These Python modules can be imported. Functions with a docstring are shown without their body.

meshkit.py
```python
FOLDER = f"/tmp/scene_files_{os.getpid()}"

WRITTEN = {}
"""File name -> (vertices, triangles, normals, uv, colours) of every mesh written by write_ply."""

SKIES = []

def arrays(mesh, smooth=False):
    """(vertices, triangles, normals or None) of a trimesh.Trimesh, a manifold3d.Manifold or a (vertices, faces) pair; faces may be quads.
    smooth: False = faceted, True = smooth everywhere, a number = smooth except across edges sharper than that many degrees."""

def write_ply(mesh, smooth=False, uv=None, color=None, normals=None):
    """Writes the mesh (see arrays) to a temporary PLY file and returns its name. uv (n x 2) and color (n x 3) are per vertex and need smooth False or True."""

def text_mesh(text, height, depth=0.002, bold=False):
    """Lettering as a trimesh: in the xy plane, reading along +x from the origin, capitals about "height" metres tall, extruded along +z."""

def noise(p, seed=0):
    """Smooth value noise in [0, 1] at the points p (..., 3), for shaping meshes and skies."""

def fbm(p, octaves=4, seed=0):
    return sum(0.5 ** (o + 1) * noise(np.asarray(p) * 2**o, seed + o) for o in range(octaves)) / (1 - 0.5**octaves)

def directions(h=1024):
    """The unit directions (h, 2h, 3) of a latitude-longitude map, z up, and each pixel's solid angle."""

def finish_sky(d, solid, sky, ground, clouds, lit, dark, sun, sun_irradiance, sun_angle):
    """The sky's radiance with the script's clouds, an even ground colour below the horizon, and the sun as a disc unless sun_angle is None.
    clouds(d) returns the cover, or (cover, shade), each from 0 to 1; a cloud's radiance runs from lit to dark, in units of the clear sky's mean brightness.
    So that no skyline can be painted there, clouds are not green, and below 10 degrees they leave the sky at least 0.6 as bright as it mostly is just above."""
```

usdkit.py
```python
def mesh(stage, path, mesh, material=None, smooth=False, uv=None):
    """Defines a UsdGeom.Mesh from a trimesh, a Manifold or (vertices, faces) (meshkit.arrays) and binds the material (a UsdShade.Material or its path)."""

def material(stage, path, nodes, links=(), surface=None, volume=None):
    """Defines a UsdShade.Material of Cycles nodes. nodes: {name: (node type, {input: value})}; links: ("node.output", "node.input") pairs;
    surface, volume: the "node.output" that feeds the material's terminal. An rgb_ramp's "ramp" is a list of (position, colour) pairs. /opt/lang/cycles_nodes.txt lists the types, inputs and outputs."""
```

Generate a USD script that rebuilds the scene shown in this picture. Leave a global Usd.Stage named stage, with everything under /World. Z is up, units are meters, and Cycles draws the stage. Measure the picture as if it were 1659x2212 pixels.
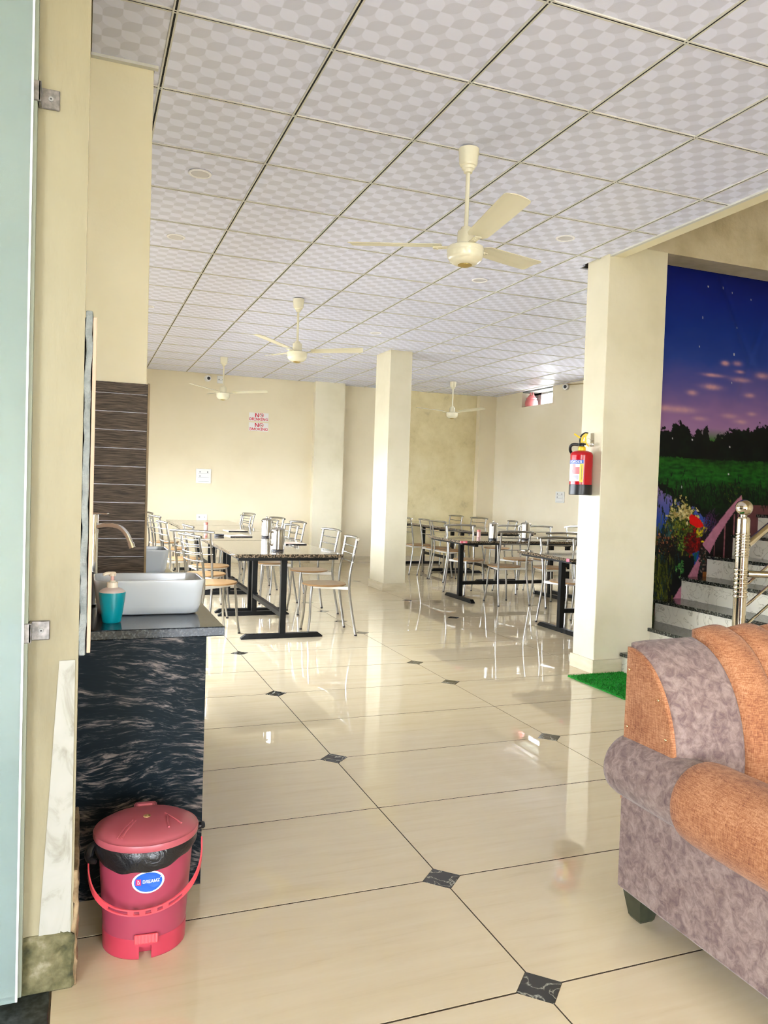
import math, numpy as np, trimesh, usdkit, meshkit
from pxr import Usd, UsdGeom, UsdLux, UsdShade, Gf, Sdf
from shapely.geometry import Polygon, Point, box as sbox
from shapely import affinity

PI = math.pi
rng = np.random.default_rng(7)
stage = Usd.Stage.CreateInMemory()
UsdGeom.SetStageUpAxis(stage, 'Z'); UsdGeom.SetStageMetersPerUnit(stage, 1.0)
UsdGeom.Xform.Define(stage, '/World'); UsdGeom.Scope.Define(stage, '/World/Looks')

# ------------------------------------------------------------------ camera, sky, exposure
F_PX = 1689.33
cam = UsdGeom.Camera.Define(stage, '/World/camera')
cam.CreateHorizontalApertureAttr(36.0); cam.CreateFocalLengthAttr(36.0 * F_PX / 1659.0)
cam.CreateFStopAttr(0.0); cam.CreateFocusDistanceAttr(6.0)
cam.CreateClippingRangeAttr(Gf.Vec2f(0.05, 500))
yaw, pitch, roll = 0.3690, -0.0314, 0.0325
_f = np.array([math.sin(yaw) * math.cos(pitch), math.cos(yaw) * math.cos(pitch), math.sin(pitch)])
_r = np.array([math.cos(yaw), -math.sin(yaw), 0]); _u = np.cross(_r, _f)
_R = math.cos(roll) * _r + math.sin(roll) * _u; _U = -math.sin(roll) * _r + math.cos(roll) * _u
cam.AddTransformOp().Set(Gf.Matrix4d(*_R, 0, *_U, 0, *(-_f), 0, 0, 0, 1.2987, 1))
cam.GetPrim().CreateAttribute('exposure', Sdf.ValueTypeNames.Float).Set(1.56)
sky = UsdLux.DomeLight.Define(stage, '/World/sky')
sky.CreateIntensityAttr(3.0); sky.CreateColorAttr(Gf.Vec3f(0.89, 0.96, 1.06))

sun = UsdLux.DistantLight.Define(stage, '/World/sun')      # high behind the back wall: lights the courts outside, not the room
sun.CreateIntensityAttr(42.0); sun.CreateAngleAttr(0.6); sun.CreateColorAttr(Gf.Vec3f(1.0, 0.95, 0.88))
sun.AddRotateXYZOp().Set(Gf.Vec3f(-38.0, 6.0, 0.0))

# ------------------------------------------------------------------ scene helpers
used = {}
def numbered(parent, name):
    k = (str(parent), name); n = used.get(k, 0); used[k] = n + 1
    return name if n == 0 else f'{name}_{n:03d}'
def tag(p, label=None, cat=None, group=None, kind=None):
    p = p.GetPrim() if hasattr(p, 'GetPrim') else p
    for k, v in (('label', label), ('category', cat), ('group', group), ('kind', kind)):
        if v: p.SetCustomDataByKey(k, v)
    return p
def obj(name, mesh, m, parent=None, smooth=35, label=None, cat=None, group=None, kind=None):
    base = parent.GetPath() if parent is not None else Sdf.Path('/World')
    path = base.AppendChild(numbered(base, name))
    p = usdkit.mesh(stage, str(path), mesh, M[m] if isinstance(m, str) else m, smooth=smooth).GetPrim()
    return tag(p, label, cat, group, kind)
def thing(name, label=None, cat=None, loc=(0, 0, 0), rz=0.0, group=None, kind=None):
    x = UsdGeom.Xform.Define(stage, '/World/' + numbered('/World', name))
    x.AddTranslateOp().Set(Gf.Vec3d(*map(float, loc))); x.AddRotateZOp().Set(float(rz))
    return tag(x, label, cat, group, kind)
def dup(root, loc, rz, label, group=None):
    was = root.GetCustomData()
    r = thing(root.GetName(), label, was.get('category'), loc, rz, group or was.get('group'))
    r.GetReferences().AddInternalReference(root.GetPath()); r.SetInstanceable(True)
    return r

# ------------------------------------------------------------------ mesh helpers
cat_ = trimesh.util.concatenate
def box(x0, y0, z0, x1, y1, z1):
    m = trimesh.creation.box([x1 - x0, y1 - y0, z1 - z0]); m.apply_translation([(x0 + x1) / 2, (y0 + y1) / 2, (z0 + z1) / 2]); return m
def cbox(x0, y0, z0, x1, y1, z1, b=0.003):
    P = []
    for sx in (0, 1):
        for sy in (0, 1):
            for sz in (0, 1):
                c = np.array([(x0, x1)[sx], (y0, y1)[sy], (z0, z1)[sz]]); d = np.array([1 - 2 * sx, 1 - 2 * sy, 1 - 2 * sz]) * b
                for k in range(3):
                    q = c + d; q[k] = c[k]; P.append(q)
    return trimesh.Trimesh(np.array(P)).convex_hull
def hull(P): return trimesh.Trimesh(np.array(P, float)).convex_hull
def prism(pts, z0, z1):
    m = trimesh.creation.extrude_polygon(pts if isinstance(pts, Polygon) else Polygon(pts), z1 - z0, engine='earcut'); m.apply_translation([0, 0, z0]); return m
def prism_x(pts, x0, x1):          # polygon in (y, z), extruded along x
    m = prism(pts, x0, x1); v = m.vertices.copy(); m.vertices = v[:, [2, 0, 1]]; return m
def prism_y(pts, y0, y1):          # polygon in (x, z), extruded along y
    m = prism(pts, y0, y1); v = m.vertices.copy(); m.vertices = v[:, [0, 2, 1]]; m.invert(); return m
def grid_faces(n, k, wrap=True):
    i, j = np.meshgrid(np.arange(n - 1), np.arange(k if wrap else k - 1), indexing='ij'); j2 = (j + 1) % k
    a, b, c, d = i * k + j, i * k + j2, (i + 1) * k + j2, (i + 1) * k + j
    return np.stack([a, b, c, d], -1).reshape(-1, 4)
def quads(V, F):
    F = np.asarray(F); return trimesh.Trimesh(np.asarray(V, float), np.vstack([F[:, [0, 1, 2]], F[:, [0, 2, 3]]]), process=False)
def loft(rings, cap=(True, True)):
    rings = np.array(rings, float); n, k = rings.shape[:2]; V = rings.reshape(-1, 3); F = grid_faces(n, k)
    T = [F[:, [0, 1, 2]], F[:, [0, 2, 3]]]
    for on, base, fl in ((cap[0], 0, True), (cap[1], (n - 1) * k, False)):
        if on:
            c = len(V); V = np.vstack([V, V[base:base + k].mean(0)]); i = np.arange(k)
            t = np.stack([np.full(k, c), base + i, base + (i + 1) % k], 1); T.append(t[:, ::-1] if fl else t)
    m = trimesh.Trimesh(V, np.vstack(T), process=False); m.fix_normals(); return m
def lathe(profile, n=28, cap=(True, True)):
    a = np.arange(n) * 2 * PI / n
    return loft([np.stack([r * np.cos(a), r * np.sin(a), np.full(n, z)], 1) for r, z in profile], cap)
def spl(pts, k=6):
    P = np.array(pts, float); P = np.vstack([2 * P[0] - P[1], P, 2 * P[-1] - P[-2]]); out = []
    for i in range(1, len(P) - 2):
        for t in np.linspace(0, 1, k, endpoint=False):
            a, b, c, d = P[i - 1:i + 3]
            out.append(0.5 * (2 * b + (c - a) * t + (2 * a - 5 * b + 4 * c - d) * t * t + (3 * b - a - 3 * c + d) * t ** 3))
    return np.array(out + [P[-2]])
def tube(path, r, n=10, sq=None):
    P = np.array(path, float); m = len(P); r = np.broadcast_to(np.asarray(r, float), (m,))
    T = np.gradient(P, axis=0); T /= np.linalg.norm(T, axis=1, keepdims=True)
    u = np.cross(T[0], [0, 0, 1]); u = np.cross(T[0], [0, 1, 0]) if np.linalg.norm(u) < .2 else u
    a = np.arange(n) * 2 * PI / n; rings = []
    for i in range(m):
        u = u - T[i] * (u @ T[i]); u /= np.linalg.norm(u); w = np.cross(T[i], u)
        ca, sa = np.cos(a), np.sin(a)
        rings.append(P[i] + r[i] * (ca[:, None] * u * (sq[0] if sq else 1) + sa[:, None] * w * (sq[1] if sq else 1)))
    return loft(rings)
def cyl(p, q, r, n=12): return tube([p, q], r, n)
def move(m, t=(0, 0, 0), rz=0, rx=0, ry=0):
    m = m.copy(); tr = trimesh.transformations
    for ang, ax in ((rx, [1, 0, 0]), (ry, [0, 1, 0]), (rz, [0, 0, 1])):
        if ang: m.apply_transform(tr.rotation_matrix(math.radians(ang), ax))
    m.apply_translation(t); return m
def rrect(hx, hy, r, z, cx=0, cy=0, n=6):
    out = []
    for k, (sx, sy) in enumerate(((1, 1), (-1, 1), (-1, -1), (1, -1))):
        for t in np.linspace(0, PI / 2, n):
            a = k * PI / 2 + t
            out.append((cx + sx * (hx - r) + r * math.cos(a), cy + sy * (hy - r) + r * math.sin(a), z))
    return out
def fbm(P, s=1.0, seed=0): return meshkit.noise(np.asarray(P, float) * s, seed) * 2 - 1

# ------------------------------------------------------------------ materials
M = {}
def mat(name, nodes, links=(), surface='p.BSDF'):
    M[name] = usdkit.material(stage, '/World/Looks/' + name, nodes, links, surface=surface); return M[name]
def plain(name, col, rough=0.5, metal=0.0, **kw):
    return mat(name, {'p': ('principled_bsdf', {'base_color': col, 'roughness': rough, 'metallic': metal, **kw})})
def noisy(name, stops, scale, rough=0.5, detail=4, stretch=(1, 1, 1), coord='pos', bump=0.0, bump_scale=None, dist=0.0, nrough=0.55, metal=0.0, rot=(0, 0, 0), bdist=0.01, rnd=False, **kw):
    """colour ramp over one noise; an optional bump."""
    n = {'g': ('geometry', {}), 'tc': ('texture_coordinate', {}), 'mp': ('mapping', {'scale': stretch, 'rotation': rot}),
         'n': ('noise_texture', {'scale': scale, 'detail': detail, 'roughness': nrough, 'distortion': dist}),
         'r': ('rgb_ramp', {'ramp': stops}), 'p': ('principled_bsdf', {'roughness': rough, 'metallic': metal, **kw})}
    L = [('g.position' if coord == 'pos' else 'tc.object', 'mp.vector'), ('n.fac', 'r.fac'), ('r.color', 'p.base_color')]
    if rnd:
        n['oi'] = ('object_info', {}); n['sc'] = ('vector_math', {'math_type': 'multiply_add', 'vector1': (1, 1, 1), 'vector2': (9, 7, 5)})
        n['mm'] = ('math', {'math_type': 'multiply', 'value2': 17.0}); n['cv'] = ('combine_xyz', {})
        n['ad'] = ('vector_math', {'math_type': 'add'})
        del n['sc']
        L += [('oi.random', 'mm.value1'), ('mm.value', 'cv.x'), ('mm.value', 'cv.y'), ('mm.value', 'cv.z'), ('mp.vector', 'ad.vector1'), ('cv.vector', 'ad.vector2'), ('ad.vector', 'n.vector')]
    else:
        L += [('mp.vector', 'n.vector')]
    if bump:
        n['n2'] = ('noise_texture', {'scale': bump_scale or scale * 4, 'detail': 3}); n['b'] = ('bump', {'strength': bump, 'distance': bdist})
        L += [('mp.vector', 'n2.vector'), ('n2.fac', 'b.height'), ('b.normal', 'p.normal')]
    return mat(name, n, L)

noisy('cream_paint', [(0.3, (0.73, 0.635, 0.44)), (0.5, (0.77, 0.68, 0.48)), (0.7, (0.79, 0.70, 0.51))], 1.1, rough=0.55, bump=0.12, bump_scale=30)
noisy('fresh_paint', [(0.3, (0.80, 0.715, 0.53)), (0.6, (0.85, 0.775, 0.60))], 1.1, rough=0.55, bump=0.1, bump_scale=30)  # same wall cream, lightened to stand in for light missing on the right wall
noisy('pillar_paint', [(0.28, (0.69, 0.63, 0.45)), (0.5, (0.76, 0.70, 0.52)), (0.72, (0.79, 0.73, 0.56))], 2.2, rough=0.5, bump=0.15, bump_scale=25)
noisy('column_paint', [(0.3, (0.77, 0.69, 0.46)), (0.6, (0.82, 0.75, 0.53))], 1.6, rough=0.5, bump=0.12, bump_scale=25)
noisy('damp_paint', [(0.28, (0.46, 0.38, 0.21)), (0.40, (0.66, 0.56, 0.31)), (0.55, (0.73, 0.63, 0.37)), (0.7, (0.77, 0.68, 0.43))], 2.6, detail=8, rough=0.65, bump=0.5, bump_scale=9, nrough=0.65)
noisy('beam_plaster', [(0.3, (0.40, 0.33, 0.20)), (0.5, (0.55, 0.47, 0.31)), (0.7, (0.66, 0.58, 0.42))], 3.0, detail=8, rough=0.8, bump=0.6, bump_scale=22)
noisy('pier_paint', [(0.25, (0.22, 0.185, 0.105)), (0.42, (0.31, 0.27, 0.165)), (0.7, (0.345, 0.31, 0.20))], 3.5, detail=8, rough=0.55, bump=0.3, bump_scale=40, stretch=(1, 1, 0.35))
noisy('mould_cement', [(0.32, (0.025, 0.025, 0.012)), (0.43, (0.09, 0.085, 0.035)), (0.55, (0.17, 0.15, 0.075)), (0.70, (0.38, 0.35, 0.25))], 16, detail=8, rough=0.9, bump=0.8, bump_scale=30)
noisy('grey_cement', [(0.3, (0.16, 0.18, 0.18)), (0.6, (0.30, 0.32, 0.31))], 25, rough=0.9, bump=0.6)
plain('tile_edge', (0.60, 0.42, 0.30), 0.8)
noisy('marble_tape', [(0.3, (0.25, 0.235, 0.18)), (0.45, (0.40, 0.39, 0.34)), (0.7, (0.43, 0.42, 0.375))], 14, detail=6, rough=0.35, stretch=(1, 1, 0.5), dist=1.2)
plain('white_plastic', (0.80, 0.80, 0.76), 0.4)
plain('socket_grey', (0.32, 0.32, 0.31), 0.5)
plain('black_plastic', (0.012, 0.012, 0.014), 0.35)
plain('bar_white', (0.64, 0.63, 0.57), 0.45)
plain('slot_black', (0.006, 0.006, 0.006), 0.9)
plain('fan_cream', (0.80, 0.75, 0.56), 0.22)
plain('fan_brass', (0.45, 0.33, 0.10), 0.35, 0.6)
plain('light_white', (0.90, 0.89, 0.90), 0.4)
plain('light_grey', (0.60, 0.58, 0.60), 0.4)
plain('black_steel', (0.004, 0.005, 0.006), 0.42, specular_ior_level=0.25)
plain('chair_steel', (0.42, 0.41, 0.385), 0.26, 1.0)
plain('frame_white', (0.75, 0.74, 0.70), 0.35, 0.3)
plain('jug_steel', (0.52, 0.49, 0.43), 0.22, 1.0)
plain('chrome', (0.80, 0.80, 0.80), 0.09, 1.0)
plain('newel_steel', (0.74, 0.69, 0.60), 0.10, 1.0)
plain('ceramic', (0.52, 0.555, 0.58), 0.12)
plain('red_paint', (0.48, 0.004, 0.012), 0.22)
plain('yellow_plastic', (0.85, 0.55, 0.01), 0.4)
plain('label_white', (0.78, 0.76, 0.80), 0.35)
plain('label_blue', (0.01, 0.10, 0.50), 0.35)
plain('label_yellow', (0.86, 0.62, 0.02), 0.35)
plain('label_pink', (0.80, 0.24, 0.26), 0.35)
plain('sign_white', (0.80, 0.78, 0.76), 0.4)
plain('sign_red', (0.62, 0.01, 0.03), 0.4)
plain('teal_plastic', (0.0, 0.27, 0.33), 0.28)
plain('pump_cream', (0.74, 0.66, 0.52), 0.4)
plain('shoulder_pink', (0.60, 0.50, 0.46), 0.3)
mat('bin_pink', {'p': ('principled_bsdf', {'base_color': (0.32, 0.042, 0.078), 'roughness': 0.38, 'subsurface_weight': 0.0})})
plain('band_pink', (0.43, 0.035, 0.065), 0.36)
plain('lid_pink', (0.40, 0.085, 0.105), 0.36)
plain('coral_plastic', (0.66, 0.065, 0.085), 0.32)
mat('bag_black', {'g': ('geometry', {}), 'n': ('noise_texture', {'scale': 22, 'detail': 3, 'distortion': 2.5}), 'b': ('bump', {'strength': 0.5, 'distance': 0.006}),
    'p': ('principled_bsdf', {'base_color': (0.010, 0.010, 0.012), 'roughness': 0.28})}, [('g.position', 'n.vector'), ('n.fac', 'b.height'), ('b.normal', 'p.normal')])
plain('nail_brass', (0.85, 0.62, 0.34), 0.2, 1.0)
noisy('leg_green', [(0.3, (0.02, 0.025, 0.015)), (0.7, (0.05, 0.055, 0.03))], 20, rough=0.45)
plain('paper_pink', (0.70, 0.55, 0.44), 0.6)
plain('shaker_pink', (0.72, 0.42, 0.36), 0.4)
plain('shaker_cap', (0.55, 0.16, 0.12), 0.4)
plain('sticker_pink', (0.78, 0.14, 0.20), 0.5)
plain('pot_pink', (0.62, 0.17, 0.17), 0.4)
plain('ply_edge', (0.36, 0.20, 0.08), 0.45)
noisy('plywood', [(0.3, (0.37, 0.215, 0.09)), (0.7, (0.48, 0.305, 0.145))], 9, rough=0.32, stretch=(1, 7, 1), coord='obj')
noisy('skirt_tile', [(0.3, (0.62, 0.54, 0.36)), (0.7, (0.74, 0.66, 0.49))], 5, rough=0.25, stretch=(1, 1, 4))
noisy('grout_brown', [(0.3, (0.035, 0.022, 0.010)), (0.7, (0.07, 0.048, 0.022))], 30, rough=0.9)
noisy('granite_table', [(0.35, (0.015, 0.012, 0.010)), (0.46, (0.055, 0.045, 0.030)), (0.55, (0.17, 0.13, 0.085)), (0.66, (0.30, 0.22, 0.15))], 85, detail=2, rough=0.07, coord='pos')
noisy('granite_top', [(0.42, (0.006, 0.010, 0.015)), (0.56, (0.018, 0.024, 0.030)), (0.68, (0.06, 0.07, 0.075))], 150, detail=3, rough=0.12, specular_ior_level=0.32)
noisy('granite_tread', [(0.42, (0.014, 0.015, 0.012)), (0.54, (0.035, 0.038, 0.032)), (0.66, (0.22, 0.22, 0.18))], 90, detail=3, rough=0.14)
noisy('threshold_granite', [(0.4, (0.008, 0.010, 0.011)), (0.7, (0.05, 0.06, 0.06))], 60, rough=0.35)
noisy('concrete', [(0.3, (0.42, 0.40, 0.36)), (0.7, (0.52, 0.50, 0.45))], 1.2, rough=0.9)
noisy('turf', [(0.3, (0.0, 0.15, 0.006)), (0.7, (0.006, 0.33, 0.018))], 60, rough=0.9)
noisy('taupe_suede', [(0.30, (0.095, 0.056, 0.054)), (0.45, (0.175, 0.115, 0.104)), (0.58, (0.26, 0.188, 0.165)), (0.74, (0.35, 0.265, 0.23))], 34, detail=9, rough=0.85, dist=0.55, nrough=0.70, bump=0.25, bump_scale=160, bdist=0.003, sheen_weight=0.15)

# orange woven upholstery: two crossed streak noises
mat('orange_weave', {'g': ('geometry', {}), 'm1': ('mapping', {'scale': (55, 55, 420)}), 'm2': ('mapping', {'scale': (380, 380, 45)}),
    'n1': ('noise_texture', {'scale': 1.0, 'detail': 3}), 'n2': ('noise_texture', {'scale': 1.0, 'detail': 3}), 'n3': ('noise_texture', {'scale': 9, 'detail': 4}),
    'a': ('math', {'math_type': 'add'}), 'a2': ('math', {'math_type': 'multiply_add', 'value2': 0.35}),
    'r': ('rgb_ramp', {'ramp': [(0.38, (0.075, 0.019, 0.008)), (0.52, (0.205, 0.064, 0.024)), (0.68, (0.36, 0.145, 0.060)), (0.82, (0.49, 0.24, 0.12))]}),
    'h': ('math', {'math_type': 'multiply', 'value2': 0.5}),
    'b': ('bump', {'strength': 0.35, 'distance': 0.002}), 'p': ('principled_bsdf', {'roughness': 0.85, 'sheen_weight': 0.1})},
    [('g.position', 'm1.vector'), ('g.position', 'm2.vector'), ('g.position', 'n3.vector'), ('m1.vector', 'n1.vector'), ('m2.vector', 'n2.vector'),
     ('n1.fac', 'a.value1'), ('n2.fac', 'a.value2'), ('a.value', 'h.value1'), ('n3.fac', 'a2.value1'), ('h.value', 'a2.value3'), ('a2.value', 'r.fac'),
     ('r.color', 'p.base_color'), ('a.value', 'b.height'), ('b.normal', 'p.normal')])

# polished beige floor tile with faint streaks across, tone varying from tile to tile
mat('floor_tile', {'g': ('geometry', {}), 'oi': ('object_info', {}), 'm': ('mapping', {'scale': (1.3, 11, 1)}), 'k': ('math', {'math_type': 'multiply', 'value2': 40.0}), 'cv': ('combine_xyz', {}), 'ad': ('vector_math', {'math_type': 'add'}),
    'n': ('noise_texture', {'scale': 1.7, 'detail': 7, 'roughness': 0.62, 'distortion': 0.5}),
    'r': ('rgb_ramp', {'ramp': [(0.25, (0.595, 0.49, 0.315)), (0.42, (0.65, 0.545, 0.37)), (0.58, (0.67, 0.57, 0.395)), (0.75, (0.69, 0.595, 0.425))]}),
    'n2': ('noise_texture', {'scale': 1.4, 'detail': 1}), 'b': ('bump', {'strength': 0.012, 'distance': 0.01}),
    'p': ('principled_bsdf', {'roughness': 0.012, 'specular_ior_level': 0.75})},
    [('oi.random', 'k.value1'), ('k.value', 'cv.x'), ('k.value', 'cv.y'), ('g.position', 'm.vector'), ('m.vector', 'ad.vector1'), ('cv.vector', 'ad.vector2'), ('ad.vector', 'n.vector'),
     ('n.fac', 'r.fac'), ('r.color', 'p.base_color'), ('g.position', 'n2.vector'), ('n2.fac', 'b.height'), ('b.normal', 'p.normal')])
# black marble insets with white veins
mat('black_marble', {'g': ('geometry', {}), 'n0': ('noise_texture', {'scale': 14, 'detail': 5, 'distortion': 0.8}), 'ab': ('math', {'math_type': 'subtract', 'value2': 0.5}), 'aa': ('math', {'math_type': 'absolute'}),
    'r': ('rgb_ramp', {'ramp': [(0.0, (0.42, 0.42, 0.36)), (0.012, (0.20, 0.20, 0.17)), (0.03, (0.030, 0.030, 0.026)), (1, (0.020, 0.020, 0.018))]}), 'p': ('principled_bsdf', {'roughness': 0.08})},
    [('g.position', 'n0.vector'), ('n0.fac', 'ab.value1'), ('ab.value', 'aa.value1'), ('aa.value', 'r.fac'), ('r.color', 'p.base_color')])
# dark flow-banded granite of the wash counter front
mat('granite_flow', {'g': ('geometry', {}), 'w': ('noise_texture', {'scale': 3.0, 'detail': 2}), 'ws': ('vector_math', {'math_type': 'scale', 'scale': 0.16}), 'ad': ('vector_math', {'math_type': 'add'}),
    'm': ('mapping', {'scale': (19, 19, 120)}), 'n': ('noise_texture', {'scale': 1.0, 'detail': 8, 'roughness': 0.68, 'distortion': 0.6}),
    'm2': ('mapping', {'scale': (5, 5, 26)}), 'n2': ('noise_texture', {'scale': 1.0, 'detail': 3}), 'mx': ('math', {'math_type': 'multiply_add', 'value2': 0.55}), 'su': ('math', {'math_type': 'subtract', 'value2': 0.27}),
    'r': ('rgb_ramp', {'ramp': [(0.0, (0.003, 0.006, 0.009)), (0.50, (0.006, 0.011, 0.015)), (0.57, (0.030, 0.033, 0.037)), (0.65, (0.13, 0.115, 0.11)), (0.78, (0.26, 0.22, 0.20))]}), 'p': ('principled_bsdf', {'roughness': 0.4, 'specular_ior_level': 0.07})},
    [('g.position', 'w.vector'), ('w.color', 'ws.vector1'), ('g.position', 'ad.vector1'), ('ws.vector', 'ad.vector2'), ('ad.vector', 'm.vector'), ('m.vector', 'n.vector'), ('ad.vector', 'm2.vector'), ('m2.vector', 'n2.vector'),
     ('n2.fac', 'mx.value1'), ('n.fac', 'mx.value3'), ('mx.value', 'su.value1'), ('su.value', 'r.fac'), ('r.color', 'p.base_color')])
# wood-look wall plank
mat('wood_plank', {'g': ('geometry', {}), 'oi': ('object_info', {}), 'k': ('math', {'math_type': 'multiply', 'value2': 31.0}), 'cv': ('combine_xyz', {}), 'ad0': ('vector_math', {'math_type': 'add'}),
    'w': ('noise_texture', {'scale': 5, 'detail': 1}), 'ws': ('vector_math', {'math_type': 'scale', 'scale': 0.05}), 'ad': ('vector_math', {'math_type': 'add'}),
    'm': ('mapping', {'scale': (11, 11, 230)}), 'n': ('noise_texture', {'scale': 1.0, 'detail': 6, 'roughness': 0.6}),
    'r': ('rgb_ramp', {'ramp': [(0.33, (0.026, 0.018, 0.012)), (0.45, (0.062, 0.045, 0.031)), (0.60, (0.135, 0.100, 0.070)), (0.75, (0.23, 0.17, 0.125))]}), 'p': ('principled_bsdf', {'roughness': 0.6, 'specular_ior_level': 0.3})},
    [('oi.random', 'k.value1'), ('k.value', 'cv.x'), ('k.value', 'cv.z'), ('g.position', 'ad0.vector1'), ('cv.vector', 'ad0.vector2'), ('ad0.vector', 'w.vector'), ('w.color', 'ws.vector1'), ('ad0.vector', 'ad.vector1'), ('ws.vector', 'ad.vector2'),
     ('ad.vector', 'm.vector'), ('m.vector', 'n.vector'), ('n.fac', 'r.fac'), ('r.color', 'p.base_color')])
# white riser marble with thin grey veins
mat('riser_marble', {'g': ('geometry', {}), 'n0': ('noise_texture', {'scale': 6, 'detail': 4, 'distortion': 1.2}), 'ab': ('math', {'math_type': 'subtract', 'value2': 0.5}), 'aa': ('math', {'math_type': 'absolute'}),
    'r': ('rgb_ramp', {'ramp': [(0.0, (0.42, 0.38, 0.28)), (0.010, (0.70, 0.66, 0.54)), (0.03, (0.76, 0.72, 0.60)), (1, (0.76, 0.72, 0.60))]}), 'p': ('principled_bsdf', {'roughness': 0.25})},
    [('g.position', 'n0.vector'), ('n0.fac', 'ab.value1'), ('ab.value', 'aa.value1'), ('aa.value', 'r.fac'), ('r.color', 'p.base_color')])
# glass panel: greenish shop glass, pale diffuse mix standing in for sky reflections
mat('shop_glass', {'f': ('fresnel', {'IOR': 1.5}), 't': ('transparent_bsdf', {'color': (0.80, 0.89, 0.86)}), 'd': ('diffuse_bsdf', {'color': (0.46, 0.56, 0.56)}), 'gl': ('glossy_bsdf', {'color': (1, 1, 1), 'roughness': 0.02}),
    'm1': ('mix_closure', {'fac': 0.38}), 'm2': ('mix_closure', {})},
    [('t.BSDF', 'm1.closure1'), ('d.BSDF', 'm1.closure2'), ('m1.closure', 'm2.closure1'), ('gl.BSDF', 'm2.closure2'), ('f.fac', 'm2.fac')], surface='m2.closure')
plain('glass_edge', (0.80, 0.88, 0.86), 0.15)
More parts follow.
